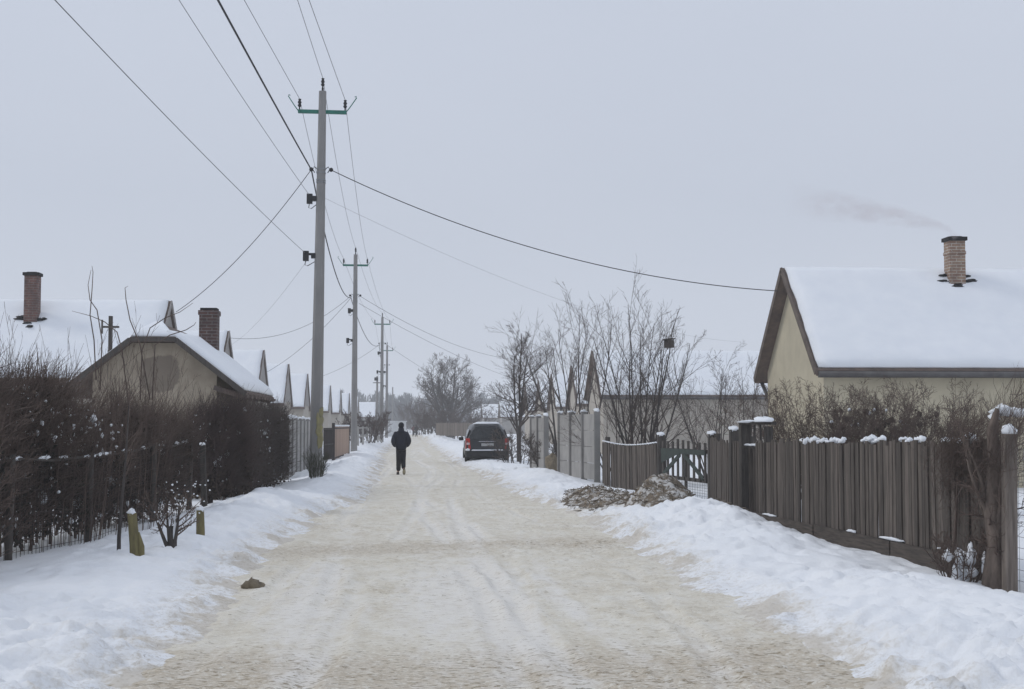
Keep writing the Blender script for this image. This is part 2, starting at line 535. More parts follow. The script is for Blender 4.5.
class MB:
    def __init__(s):
        s.v = []; s.f = []; s.t = []; s.sm = []

    def add(s, vs, fs, tint=1.0, smooth=False):
        o = len(s.v)
        s.v += [tuple(v) for v in vs]
        s.t += [tint] * len(vs)
        for f in fs:
            s.f.append([i + o for i in f]); s.sm.append(smooth)

    def hexa(s, p, tint=1.0):
        """p: 8 points, bottom 4 ccw then top 4 ccw"""
        s.add(p, [(3, 2, 1, 0), (4, 5, 6, 7), (0, 1, 5, 4), (1, 2, 6, 5), (2, 3, 7, 6), (3, 0, 4, 7)], tint)

    def box(s, c, size, rz=0.0, tint=1.0):
        hx, hy, hz = size[0] / 2, size[1] / 2, size[2] / 2
        co, si = math.cos(rz), math.sin(rz)
        p = []
        for z in (-hz, hz):
            for x, y in ((-hx, -hy), (hx, -hy), (hx, hy), (-hx, hy)):
                p.append((c[0] + x * co - y * si, c[1] + x * si + y * co, c[2] + z))
        s.hexa(p, tint)

    def bar(s, a, b, w, h, tint=1.0, up=(0, 0, 1)):
        a = Vector(a); b = Vector(b)
        t = (b - a).normalized()
        u = Vector(up)
        if abs(t.dot(u)) > 0.95: u = Vector((0, 1, 0))
        x = t.cross(u).normalized() * (w / 2)
        y = x.cross(t).normalized() * (h / 2)
        p = [a - x - y, a + x - y, a + x + y, a - x + y, b - x - y, b + x - y, b + x + y, b - x + y]
        s.hexa(p, tint)

    def tube(s, pts, rad, n=8, cap=True, tint=1.0):
        P = np.array([[tuple(p) for p in pts]], float)
        if isinstance(rad, (int, float)): rad = [rad] * len(pts)
        v, q = tube_arrays(P, np.array([rad], float), n)
        fs = [tuple(int(i) for i in r) for r in q]
        s.add(v, fs, tint, True)
        if cap:
            k = len(pts)
            o = len(s.v) - n * k
            s.f.append([o + i for i in range(n)][::-1]); s.sm.append(False)
            s.f.append([o + (k - 1) * n + i for i in range(n)]); s.sm.append(False)

    def blob(s, c, r, seed=0, jit=0.15, nu=12, nv=7, flat=None, tint=1.0):
        """uneven lump; flat = z below which it is cut level"""
        rnd = random.Random(seed)
        ph = [rnd.uniform(0, 6.28) for _ in range(6)]
        vs = []; fs = []
        for j in range(nv + 1):
            th = PI * j / nv
            for i in range(nu):
                a = 2 * PI * i / nu
                k = 1 + jit * (math.sin(2 * a + ph[0] + 2 * th) * .5 + math.sin(3 * a + ph[1]) * math.sin(2 * th + ph[2]) * .6 + rnd.uniform(-.5, .5))
                x = math.sin(th) * math.cos(a) * r[0] * k
                y = math.sin(th) * math.sin(a) * r[1] * k
                z = math.cos(th) * r[2] * k
                if flat is not None: z = max(z, flat)
                vs.append((c[0] + x, c[1] + y, c[2] + z))
        for j in range(nv):
            for i in range(nu):
                a = j * nu + i; b = j * nu + (i + 1) % nu
                fs.append((a, a + nu, b + nu, b))
        s.add(vs, fs, tint, True)

    def slab(s, p00, p10, p11, p01, thick, nu=12, nv=6, seed=0, amp=0.03, edge=0.06, up=None):
        """snow lying on a sloping quad: rounded uneven top, closed underside"""
        p00, p10, p11, p01 = [Vector(p) for p in (p00, p10, p11, p01)]
        nrm = (p10 - p00).cross(p01 - p00).normalized()
        if nrm.z < 0: nrm = -nrm
        if up: nrm = Vector(up)
        rows = []
        lu = (p10 - p00).length; lv = (p01 - p00).length
        for j in range(nv + 1):
            for i in range(nu + 1):
                u = i / nu; w = j / nv
                p = p00 * (1 - u) * (1 - w) + p10 * u * (1 - w) + p11 * u * w + p01 * (1 - u) * w
                e = min(u * lu, (1 - u) * lu, w * lv, (1 - w) * lv)
                k = 0.35 + 0.65 * min(1, e / max(edge, 1e-3))
                nn = float(fbm(p.x * 1.0 + p.z, p.y + p.z * .5, 0.9, 3, seed))
                if i in (0, nu) or j in (0, nv):
                    cpt = (p00 + p10 + p11 + p01) / 4
                    wv = .5 + .5 * float(fbm(p.x * 1.3, p.y * 1.3 + p.z, .55, 3, seed + 5))
                    p = p + (cpt - p).normalized() * wv * edge * .55
                rows.append((p, p + nrm * (thick * k + amp * nn * k)))
        W = nu + 1
        vs = [r[1] for r in rows] + [r[0] for r in rows]
        o = len(rows)
        fs = []
        for j in range(nv):
            for i in range(nu):
                a = j * W + i
                fs.append((a, a + 1, a + W + 1, a + W))
                fs.append((o + a, o + a + W, o + a + W + 1, o + a + 1))
        ring = [i for i in range(W)] + [j * W + nu for j in range(1, nv + 1)] + [nv * W + i for i in range(nu - 1, -1, -1)] + [j * W for j in range(nv - 1, 0, -1)]
        for k in range(len(ring)):
            a = ring[k]; b = ring[(k + 1) % len(ring)]
            fs.append((a, o + a, o + b, b))
        s.add(vs, fs, 1.0, True)

    def build(s, name, material, parent=None, tint=True, bevel=0.0):
        me = bpy.data.meshes.new(name)
        me.from_pydata(s.v, [], s.f)
        me.polygons.foreach_set('use_smooth', np.array(s.sm, bool))
        a = me.attributes.new('tint', 'FLOAT', 'POINT')
        a.data.foreach_set('value', np.array(s.t, np.float32))
        me.materials.append(material)
        me.update()
        o = link(name, me, parent)
        if bevel:
            b = o.modifiers.new('bevel', 'BEVEL')
            b.width = bevel; b.segments = 2; b.limit_method = 'ANGLE'
        return o


# ------------------------------------------------------------------ terrain
def xl(y): return np.interp(y, [0, 8.5, 13.6, 20, 24.9, 30, 36, 50, 74, 102, 150, 210, 235], [-1.55, -1.6, -1.62, -1.58, -1.38, -1.0, -0.82, -0.92, -1.3, -1.35, -1.2, -0.6, 0.9])
def xr(y): return np.interp(y, [0, 8.5, 12.8, 23.6, 28, 32, 45, 60, 112, 150, 210, 235], [2.75, 2.7, 2.75, 2.85, 2.6, 2.4, 2.2, 1.75, 1.6, 1.5, 1.4, 0.7])


BUMPS = [  # x, y, height, sx, sy
    (4.35, 20.6, 0.22, 0.75, 1.5), (4.2, 23.4, 0.10, 0.5, 1.2), (4.4, 17.8, 0.10, 0.7, 1.6), (3.7, 38.5, 0.16, 0.6, 3.0),
    (-2.6, 26.5, 0.20, 0.6, 1.8), (-1.9, 40, 0.16, 0.5, 3.5), (-2.0, 33, 0.14, 0.5, 3.0), (-2.7, 22, 0.12, 0.6, 2.0),
    (-2.0, 52, 0.18, 0.5, 6), (2.7, 150, 0.5, 1.3, 14), (-3.0, 95, 0.3, 0.8, 20), (3.2, 80, 0.25, 0.8, 14)]


def ground_h(x, y):
    x = np.asarray(x, float); y = np.asarray(y, float)
    wob = fbm(x, y, 1.6, 3, 5) * 0.22 + fbm(x, y, 0.35, 3, 9) * 0.14
    out = np.maximum(xl(y) - x, x - xr(y)) + wob
    h = -0.05 + 0.05 * sstep(-0.5, -0.05, out) + 0.14 * sstep(-0.12, 0.85, out) + 0.07 * sstep(0.4, 1.4, out) - 0.15 * sstep(1.4, 3.0, out)
    near = sstep(-0.1, 0.4, out) * (1 - 0.75 * sstep(1.0, 3.0, out))
    rough = np.clip(0.55 + 0.9 * fbm(x, y, 4.0, 2, 77), 0.15, 1.3)
    h = h + near * rough * (0.10 * np.abs(fbm(x, y, 0.55, 4, 21)) * 1.3 + 0.085 * fbm(x, y, 0.17, 4, 31))
    h = h + sstep(0, 1.0, out) * (0.07 * fbm(x, y, 2.3, 4, 41) + 0.022 * fbm(x, y, 0.3, 4, 43))
    # chunks thrown up by the plough
    ck = fbm(x, y, 0.26, 3, 91)
    h = h + near * rough * 0.035 * sstep(0.05, 0.25, ck) + near * 0.028 * sstep(0.1, 0.3, fbm(x, y, 0.12, 2, 93)) * sstep(-.1, .3, fbm(x, y, 1.4, 2, 95))
    # trodden hollows
    h = h - 0.045 * sstep(0.4, 1.2, out) * sstep(0.22, 0.42, fbm(x, y * .8, 0.42, 2, 97))
    bm = sstep(-0.25, 0.35, out)
    for bx, by, bh, sx, sy in BUMPS:
        h = h + bm * bh * np.exp(-((x - bx) / sx) ** 2 - ((y - by) / sy) ** 2)
    return h


RUTS = [(-0.95, .25, .16, 0.0), (0.45, .25, .16, 0.0), (0.75, -.40, .21, 1.2), (2.0, -.40, .21, 1.2), (1.25, .5, .10, 2.6), (-0.2, .45, .12, 4.0), (-1.3, .3, .09, 5.0)]


def ruts(x, y):
    d = 0; rim = 0
    for c, a, k, p in RUTS:
        cx = c + a * np.sin(y * k + p) + 0.06 * fbm(y * 0 + c * 9, y, 2.0, 2, 53)
        keep = np.clip(.55 + 1.1 * fbm(y * 0 + c * 3, y, 3.5, 2, 59), 0, 1)
        q = (x - cx) / .085
        d = d + keep * np.exp(-q ** 4)
        rim = rim + keep * np.exp(-((np.abs(q) - 1.7) / .55) ** 2)
    return d, rim


def road_h(x, y):
    x = np.asarray(x, float); y = np.asarray(y, float)
    h = 0.012 + 0.018 * fbm(x, y, 1.4, 4, 51) + 0.010 * fbm(x, y * .35, 0.30, 4, 52)
    h = h + 0.020 * sstep(-.05, .45, fbm(x, y, 0.15, 3, 54)) * sstep(-.25, .3, fbm(x, y, 2.0, 2, 55))
    d, rim = ruts(x, y)
    h = h - 0.018 * d + 0.010 * rim
    return h


def gz(x, y): return float(ground_h(x, y))


def grid_mesh(name, X, Y, H, material, attrs=None):
    ny, nx = len(Y), len(X)
    XX, YY = np.meshgrid(X, Y)
    V = np.stack([XX, YY, H], axis=-1).reshape(-1, 3)
    idx = np.arange(nx * ny).reshape(ny, nx)
    Q = np.stack([idx[:-1, :-1], idx[:-1, 1:], idx[1:, 1:], idx[1:, :-1]], axis=-1).reshape(-1, 4)
    me = np_mesh(name, V, Q, material)
    for k, a in (attrs or {}).items():
        t = me.attributes.new(k, 'FLOAT', 'POINT')
        t.data.foreach_set('value', a.ravel().astype(np.float32))
    return me


def steps(a, b, first, grow):
    r = [a]; s = first
    while r[-1] < b:
        r.append(r[-1] + s); s *= grow
    return r


gxs = np.arange(-3.9, 6.0, 0.042)
left = -np.array(steps(3.9, 900, 0.08, 1.075))[1:][::-1]
right = np.array(steps(6.0, 900, 0.08, 1.075))
GX = np.concatenate([left, gxs, right[right > gxs[-1] + .03]])
gy = [6.0]
while gy[-1] < 1100:
    gy.append(gy[-1] + max(0.032, gy[-1] * 0.0042) * (1 if gy[-1] < 230 else 12))
GY = np.concatenate([[-80, -30, -10, -2, 2, 4, 5], np.array(gy)])
XX, YY = np.meshgrid(GX, GY)
H = ground_h(XX, YY)
outd = np.maximum(xl(YY) - XX, XX - xr(YY))
dirt = np.clip(1.0 - outd / 0.75, 0, 1) * np.where(YY < 232, 1, 0)
# swept-up dirt round the heaps in front of the gate
dirt = np.maximum(dirt, 0.95 * np.exp(-((XX - 3.5) / 0.65) ** 2 - ((YY - 26.3) / 2.6) ** 2))
dirt = np.maximum(dirt, 0.5 * np.exp(-((XX - 2.9) / 0.4) ** 2 - ((YY - 9.3) / 1.2) ** 2))
dirt = np.maximum(dirt, 0.35 * np.exp(-((XX + 1.9) / 0.6) ** 2 - ((YY - 10.0) / 1.3) ** 2))
tag(link('snow_ground', grid_mesh('snow_ground', GX, GY, H, M['snow_ground'], {'dirt': dirt})), kind='structure')

ry = [2.0]
while ry[-1] < 236:
    ry.append(ry[-1] + max(0.035, ry[-1] * 0.0045))
RY = np.array(ry)
RU = np.linspace(0, 1, 170)
RXX = (xl(RY) - 0.75)[:, None] * (1 - RU)[None, :] + (xr(RY) + 0.75)[:, None] * RU[None, :]
RYY = np.repeat(RY[:, None], len(RU), axis=1)
RH = road_h(RXX, RYY)
sand = np.exp(-((RYY - 18.3 - 0.25 * (RXX)) / 1.1) ** 2) * 0.9 + np.exp(-((RYY - 9.0) / 1.2) ** 2) * 1.25 + np.exp(-((RYY - 22) / 0.8) ** 2) * .35
sand = sand + 0.15 * np.exp(-((RXX + 1.5) / 0.35) ** 2) + 0.2 * np.exp(-((RXX - 2.3) / 0.5) ** 2)
sand = np.clip(sand + 0.35 * fbm(RXX, RYY, 2.2, 3, 61), 0, 1.2)
_dd, _rim = ruts(RXX, RYY)
white = np.zeros_like(RXX)
for cx, w in ((-0.85, .22), (0.9, .16), (0.35, .5), (1.5, .12)):
    off = 0.18 * fbm(RYY * 0 + cx * 5, RYY, 7.0, 2, 63)
    white = white + np.exp(-((RXX - cx - off) / w) ** 2)
white = white * (0.35 + 0.65 * np.exp(-((RYY - 13.0) / 3.0) ** 2)) + 0.25 * fbm(RXX, RYY, 3.0, 3, 64) + .55 * _dd + .35 * _rim
V = np.stack([RXX, RYY, RH], axis=-1).reshape(-1, 3)
idx = np.arange(RXX.size).reshape(RXX.shape)
Q = np.stack([idx[:-1, :-1], idx[:-1, 1:], idx[1:, 1:], idx[1:, :-1]], axis=-1).reshape(-1, 4)
me = np_mesh('road', V, Q, M['road'])
for k, a in (('sand', sand), ('white', np.clip(white, 0, 1))):
    t = me.attributes.new(k, 'FLOAT', 'POINT')
    t.data.foreach_set('value', a.ravel().astype(np.float32))
tag(link('road', me), kind='structure')

# ------------------------------------------------------------------ houses


def wall_mesh(mb, s, xg, L, yr, w, zw, zr, zbase=-0.2):
    """gabled body; x from xg to xg+s*L, ridge along x at yr"""
    x0, x1 = xg, xg + s * L
    pr = [(yr - w, zbase), (yr + w, zbase), (yr + w, zw), (yr, zr), (yr - w, zw)]
    vs = [(x0, a, b) for a, b in pr] + [(x1, a, b) for a, b in pr]
    fs = [(0, 1, 2, 3, 4), (9, 8, 7, 6, 5)]
    for i in range(5):
        j = (i + 1) % 5
        fs.append((i, i + 5, j + 5, j))
    mb.add(vs, fs)


def house(label, s, xe, yr, half=3.2, ze=2.95, zr=5.65, L=14, og=0.42, wallm='beige_wall', gable_wood=False, seed=0, chimney=None, gutter=False, group='houses along the street', snow_in=0.04, trim='brown_trim'):
    """xe = roof edge over the street; half = ridge to eave tip"""
    t = thing('village_house', label, 'house', (xe, yr, 0), 0, group)
    ov = 0.34
    w = half - ov
    sl = (zr - ze) / half
    th = 0.14
    xg = s * og
    zw = zr - sl * w - th * 1.15
    mb = MB(); wall_mesh(mb, s, xg, L, 0, w, zw, zr - th * 1.2)
    mb.build('wall', M[wallm], t)
    if gable_wood:
        g = MB()
        zb = zw + 0.05
        xo = xg - s * 0.03
        ww = w - 0.05
        n = 14
        for i in range(n):
            y0 = -ww + 2 * ww * i / n + .004; y1 = -ww + 2 * ww * (i + 1) / n - .004
            z0 = zr - th * 1.4 - sl * abs(y0); z1 = zr - th * 1.4 - sl * abs(y1)
            if min(z0, z1) <= zb: z0 = max(z0, zb + .01); z1 = max(z1, zb + .01)
            xa, xb = xo, xo - s * .025
            g.hexa([(xa, y0, zb), (xb, y0, zb), (xb, y1, zb), (xa, y1, zb), (xa, y0, z0), (xb, y0, z0), (xb, y1, z1), (xa, y1, z1)])
        g.build('gable_boards', M['gable_board'], t)
    x0, x1 = 0.0, s * (og + L + og)
    rf = MB()
    for sg in (-1, 1):
        e = (sg * half, ze); r = (0, zr)
        p = [(x0, r[0], r[1] - th), (x1, r[0], r[1] - th), (x1, e[0], e[1] - th), (x0, e[0], e[1] - th), (x0, r[0], r[1]), (x1, r[0], r[1]), (x1, e[0], e[1]), (x0, e[0], e[1])]
        rf.hexa(p)
    roof = rf.build('roof', M['tile'], t)
    sn = MB()
    i = s * snow_in
    for sg in (-1, 1):
        sn.slab((x0 + i, 0, zr + .004), (x1 - i, 0, zr + .004), (x1 - i, sg * (half - .05), ze + .05 * sl + .004), (x0 + i, sg * (half - .05), ze + .05 * sl + .004), 0.13, 60, 14, seed + sg, 0.045, 0.12)
    sn.build('roof_snow', M['snow'], roof)
    tr = MB()
    for sg in (-1, 1):
        a = Vector((-s * .016, 0, zr - th * .5 + .02)); b = Vector((-s * .016, sg * half, ze - th * .5 + .02))
        tr.bar(a, b, 0.028, th + .03, up=(0, 0, 1))
    tr.build('gable_trim', M[trim], t)
    if gutter:
        g = MB()
        g.tube([(x0 + s * .05, -half - .05, ze - .10), (x1, -half - .05, ze - .12)], 0.07, 10)
        g.bar((x0 + s * .05, -half + .01, ze - .10), (x1, -half + .01, ze - .10), 0.03, 0.16)
        g.build('gutter', M['gutter'], t)
        g = MB()
        g.tube([(s * .2, half + .02, ze - .12), (s * .32, half - .15, ze - .5), (s * .34, half - .27, ze - .7), (s * .34, half - .27, 0.1)], 0.055, 8)
        g.build('downpipe', M['gutter'], t)
    if chimney:
        cx, cy, w_, top, bm, cap = chimney   # absolute x, offset from ridge y
        lx = cx - xe
        zb = zr - sl * abs(cy) - .5
        c = MB()
        c.box((lx, cy, (zb + top) / 2), (w_, w_, top - zb))
        if cap: c.box((lx, cy, top - .32), (w_ + .03, w_ + .03, .08))
        ch = c.build('chimney', M[bm], t, bevel=.012)
        k = MB()
        k.box((lx, cy, top + .05), (w_ + .09, w_ + .09, .1)); k.box((lx, cy, top + .11), (w_ - .12, w_ - .12, .03))
        k.build('chimney_cap', M['soot_and_hole_shade'], ch, bevel=.01)
        fl = MB()
        rnd = random.Random(seed)
        for kx, ky in ((-w_ / 2 - .1, 0), (w_ / 2 + .08, .05), (0, -w_ / 2 - .07)):
            for q in range(3):
                yy = cy + ky + rnd.uniform(-.12, .12); xx = lx + kx * rnd.uniform(.8, 1.3) + rnd.uniform(-.12, .12)
                fl.blob((xx, yy, zr - sl * abs(yy) + .12), (rnd.uniform(.10, .24), rnd.uniform(.07, .16), .05), seed * 9 + q, .3)
        fl.build('melted_patch', M['soot_and_hole_shade'], ch)
    return t


# right side
R1x = ax(783.5, 36)
house('cream house with snowy roof and smoking chimney on the right behind the plank fence', 1, R1x, 36.0, 3.0, 2.92, 5.72, 17, 0.28, 'cream_wall', False, 3,
      (ax(958, 35.5), -0.48, 0.42, 6.40, 'brick_pale', True), True)
R2x = ax(592, 76)
house('long beige house behind bare shrubs, beyond the smoking house on the right', 1, R2x, 76, 3.3, 3.12, 5.66, 22, 0.22, 'beige_wall', False, 7, None, True)
for i, (px, Y, lab) in enumerate([
        (571, 95, 'small pale gabled house next past the long beige house, behind twin bare trees'),
        (551, 110.5, 'third narrow gable in the right hand row beyond the concrete fence'),
        (538, 125, 'fourth narrow gable in the right hand row, left of twin bare trees'),
        (525, 138, 'narrow gable behind the round topped bare tree beside the parked car')]):
    house(lab, 1, ax(px, Y), Y, 3.2, 2.95, 5.65, 12, 0.20, 'beige_wall', False, 11 + i)
for i, (px, Y, lab) in enumerate([
        (499, 245, 'snow roofed house just right of the parked car roof, farther down the street'),
        (481.5, 280, 'snow roofed house straight above the parked car roof'),
        (471, 320, 'farthest snow roofed house left of the parked car roof')]):
    house(lab, 1, ax(px, Y), Y, 3.4, 2.95, 5.75, 9, 0.35, 'grey_wall', False, 31 + i)
# left side
house('long snow covered house with tall brick chimney behind the left hedge', -1, ax(169.5, 46), 46, 3.2, 2.95, 5.62, 20, 0.12, 'beige_wall', True, 41,
      (ax(26, 44.6), -0.95, 0.42, 6.30, 'brick_red', False), trim='gable_board')
LL = [(230.5, 61, 'gabled house half hidden behind the old shed chimney, left row'),
      (266, 76.6, 'gabled house right above the eave of the old shed, left row'),
      (291, 94, 'gabled house behind the pale plank fence, left row'),
      (310, 112, 'gabled house just left of the nearest utility pole'),
      (321, 128.5, 'gabled house hidden mostly behind the nearest utility pole'),
      (333, 145, 'gabled house just right of the nearest utility pole'),
      (343.5, 163, 'gabled house above the pinkish brown gate, left row'),
      (352, 180, 'gabled house directly behind the second utility pole'),
      (361, 205, 'small far gabled house right of the second utility pole')]
for i, (px, Y, lab) in enumerate(LL):
    house(lab, -1, ax(px - 2.5, Y), Y, 3.2, 2.95, 5.65, 11, 0.12, 'beige_wall', True, 51 + i, trim='gable_board')
house('tiny farthest white roofed house between the second and third utility poles', -1, ax(376, 250), 250, 3.2, 2.95, 5.65, 9, 0.3, 'grey_wall', True, 71)

# old shed with a half hipped end facing the camera
sx, sy0, sy1 = -5.42, 30.0, 36.2
sh = thing('old_shed', 'old plastered shed with crumbling gable and dark brick chimney behind the left hedge', 'shed', (sx, sy0, 0))
hw, zr_, ze_ = 1.95, 3.82, 2.30
w_ = 1.30
slp = (zr_ - ze_) / hw
cut = 0.37
mb = MB()
zt = zr_ - .1
prof = [(-w_, -.2), (w_, -.2), (w_, zt - slp * w_), (cut / slp, zt - cut), (-cut / slp, zt - cut), (-w_, zt - slp * w_)]
vs = [(a, .3, b) for a, b in prof] + [(a, sy1 - sy0 - .2, b) for a, b in prof]
fs = [(0, 1, 2, 3, 4, 5), (11, 10, 9, 8, 7, 6)] + [(i, i + 6, (i + 1) % 6 + 6, (i + 1) % 6) for i in range(6)]
mb.add(vs, fs)
M['shed_wall'] = plaster_patch_mat('crumbling plaster', (0.40, 0.345, 0.265), (0.28, 0.235, 0.18), (0.165, 0.135, 0.108), 0.10, 2.70, 0.40, 0.40)
mb.build('wall', M['shed_wall'], sh)
rf = MB()
th = .10
Lh = sy1 - sy0
hb = 0.75                                    # how far the hip runs back
hx = cut / slp
for sg in (-1, 1):
    ed = sg * hw
    up = [(sg * hx, 0, zr_ - cut), (0, hb, zr_), (0, Lh, zr_), (ed, Lh, ze_), (ed, 0, ze_)]
    lo = [(a, b, c - th) for a, b, c in up]
    fs = [(0, 1, 2, 3, 4), (9, 8, 7, 6, 5)] + [(i, (i + 1) % 5, (i + 1) % 5 + 5, i + 5) for i in range(5)]
    rf.add(up + lo, fs)
up = [(-hx, 0, zr_ - cut), (hx, 0, zr_ - cut), (0, hb, zr_)]
lo = [(a, b, c - th) for a, b, c in up]
rf.add(up + lo, [(0, 1, 2), (5, 4, 3), (0, 3, 4, 1), (1, 4, 5, 2), (2, 5, 3, 0)])
roof = rf.build('roof', M['tile'], sh)
sn = MB()
e = .02
sn.slab((hx * .55, .05, zr_ - cut * .62), (0.02, Lh - .03, zr_ + .01), (hw - .03, Lh - .03, ze_ + .03), (hw - .03, .03, ze_ + .03), .12, 26, 12, 5, .03, .10)
sn.slab((-hx * .55, .05, zr_ - cut * .62), (-0.02, Lh - .03, zr_ + .01), (-hw + .03, Lh - .03, ze_ + .03), (-hw + .03, .03, ze_ + .03), .10, 26, 12, 6, .03, .10)
sn.slab((-hx, .02, zr_ - cut + .01), (hx, .02, zr_ - cut + .01), (.04, hb, zr_ + .01), (-.04, hb, zr_ + .01), .13, 14, 8, 7, .09, .08)
sn.build('roof_snow', M['snow'], roof)
tr = MB()
for sg in (-1, 1):
    tr.bar((sg * hx, -.02, zr_ - cut - .05), (sg * hw, -.02, ze_ - .05), .03, .11)
tr.bar((-hx, -.02, zr_ - cut - .04), (hx, -.02, zr_ - cut - .04), .03, .09)
tr.build('gable_trim', M['dark_wood'], sh)
ed = MB()
rnd = random.Random(4)
for i in range(26):
    y = Lh * (i + .5) / 26
    ed.box((hw - .03 + rnd.uniform(-.02, .03), y, ze_ - .07 + rnd.uniform(-.03, .01)), (.14, .2, .05), rnd.uniform(-.1, .1))
for i in range(5):
    ed.bar((w_ - .05, .25 + i * 1.3, ze_ + .1), (hw - .02, .25 + i * 1.3, ze_ - .12), .09, .1)
ed.build('eave_tiles', M['tile'], sh)
c = MB()
c.box((.50, 4.75, 3.62), (.44, .44, 1.55))
c.box((.50, 4.75, 4.34), (.49, .49, .12))
ch = c.build('chimney', M['brick_dark'], sh, bevel=.012)
k = MB(); k.box((.50, 4.75, 4.43), (.4, .4, .06)); k.build('chimney_top', M['soot_and_hole_shade'], ch)

# ------------------------------------------------------------------ woods and bare trees


def branch_arrays(rnd, starts, K=6, wig=0.12, trop=0.05):
    """starts: list of (pos, dir, length, r0, r1) -> P (N,K,3), R"""
    P = np.zeros((len(starts), K, 3)); Rr = np.zeros((len(starts), K))
    for i, (p, d, L, r0, r1) in enumerate(starts):
        p = Vector(p); d = Vector(d).normalized()
        for k in range(K):
            P[i, k] = p
            Rr[i, k] = r0 + (r1 - r0) * k / (K - 1)
            d = (d + Vector((rnd.gauss(0, wig), rnd.gauss(0, wig), rnd.gauss(0, wig) + trop))).normalized()
            p = p + d * (L / (K - 1))
    return P, Rr


def rot_dir(rnd, d, ang):
    d = Vector(d).normalized()
    o = d.orthogonal().normalized()
    o = Matrix.Rotation(rnd.uniform(0, 2 * PI), 3, d) @ o
    return (d * math.cos(ang) + o * math.sin(ang)).normalized()


def tree(name, label, cat, x, y, height, seed, stems=1, spread=0.25, counts=(9, 6, 4), lens=(0.5, 0.5, 0.45), angs=(40, 38, 40), r0=0.09, stem_len=0.8, m='bark', tm='twig', z=None, group=None, wig=0.1, trop=0.05, lo=0.3, rmin=0.004, base_spread=0.08):
    rnd = random.Random(seed)
    zb = gz(x, y) - .05 if z is None else z
    t = thing(name, label, cat, (x, y, zb), 0, group)
    st = []
    for i in range(stems):
        a = 2 * PI * (i + rnd.uniform(-.3, .3)) / max(1, stems)
        sp = spread * rnd.uniform(.5, 1.2) if stems > 1 else spread * .3
        d = Vector((math.cos(a) * sp, math.sin(a) * sp, 1))
        bs = base_spread if stems > 1 else 0
        st.append(((math.cos(a) * bs, math.sin(a) * bs, 0), d, height * stem_len * rnd.uniform(.8, 1.08), r0 * rnd.uniform(.75, 1.1), r0 * .18))
    P, Rr = branch_arrays(rnd, st, 9, wig * .6, trop)
    v, q = tube_arrays(P, Rr, 7)
    link('trunk', np_mesh('trunk', v, q, M[m]), t)
    allv = []
    prevP, prevR = P, Rr
    for lv, (n, ln, an) in enumerate(zip(counts, lens, angs)):
        new = []
        for i in range(len(prevP)):
            L = np.linalg.norm(np.diff(prevP[i], axis=0), axis=1).sum()
            K = prevP.shape[1]
            nn = max(1, int(round(n * rnd.uniform(.75, 1.25))))
            for j in range(nn):
                u = lo + (1 - lo) * (j + rnd.random()) / nn if lv == 0 else .2 + .8 * (j + rnd.random()) / nn
                f = min(u, .995) * (K - 1); k0 = int(f); fr = f - k0
                p = prevP[i, k0] * (1 - fr) + prevP[i, k0 + 1] * fr
                rr = prevR[i, k0] * (1 - fr) + prevR[i, k0 + 1] * fr
                d = Vector(prevP[i, k0 + 1] - prevP[i, k0])
                d = rot_dir(rnd, d, R(an) * rnd.uniform(.7, 1.3))
                l_ = L * ln * rnd.uniform(.6, 1.2) * (1.15 - .55 * u)
                new.append((p, d, l_, max(rmin, rr * .62), max(rmin * .6, rr * .15)))
        P, Rr = branch_arrays(rnd, new, 5, wig, trop)
        allv.append(tube_arrays(P, Rr, 4 if lv == 0 else 3))
        prevP, prevR = P, Rr
    v, q = merge(allv)
    link('crown', np_mesh('crown', v, q, M[tm]), t)
    return t


TG = 'bare trees and shrubs along the right side'
tree('bare_tree', 'round topped bare tree standing between the parked car and concrete fence', 'tree', ax(519, 56), 56, 5.9, 7, 3, .13, (11, 7, 5, 3), (.38, .55, .58, .62), (48, 38, 34, 30), .085, .90, lo=.26, rmin=.0042, group=TG, trop=.05, wig=.08, base_spread=.03)
tree('bare_tree', 'thin bare tree rising behind the short concrete fence panel', 'tree', ax(562, 52), 52, 6.0, 12, 5, .27, (7, 5, 3), (.42, .5, .6), (28, 30, 30), .05, .9, lo=.3, rmin=.0045, group=TG, wig=.06, trop=.03)
tree('bare_tree', 'bare forked tree between thin tree and tallest shrub, right above concrete fence', 'tree', ax(582, 49), 49, 5.7, 13, 4, .2, (7, 5, 3), (.42, .5, .6), (28, 30, 30), .045, .92, lo=.3, rmin=.0045, group=TG, wig=.06, trop=.03)
bird_tree = tree('bare_shrub', 'tallest many stemmed bare shrub behind sagging plank fence, holding the birdhouse', 'shrub', ax(641, 36), 36, 4.9, 31, 10, .27, (9, 6, 3), (.42, .5, .55), (28, 30, 32), .036, .92, lo=.15, rmin=.0036, group=TG, base_spread=.22, wig=.06, trop=.03)
tree('bare_shrub', 'spreading bare shrub in front of the beige house, left of its neighbour', 'shrub', ax(712, 38), 38, 3.4, 15, 7, .5, (7, 5, 3), (.45, .5, .55), (32, 32, 34), .024, .92, 'bark', 'red_twig', lo=.18, rmin=.0034, group=TG, base_spread=.18, wig=.07, trop=.03)
tree('bare_shrub', 'slender bare shrub beside the cream house corner', 'shrub', ax(741, 40), 40, 3.5, 16, 4, .3, (7, 5, 3), (.42, .5, .55), (32, 34, 34), .024, .92, 'bark', 'red_twig', lo=.2, rmin=.0034, group=TG, wig=.07, trop=.03)
tree('bare_shrub', 'low bare shrub at the foot of the tallest shrub by the concrete post', 'shrub', ax(616, 37.5), 37.5, 3.3, 17, 7, .45, (6, 5, 3), (.45, .5, .5), (32, 34, 34), .02, .9, 'bark', 'red_twig', lo=.15, rmin=.0034, group=TG, base_spread=.2, wig=.07)
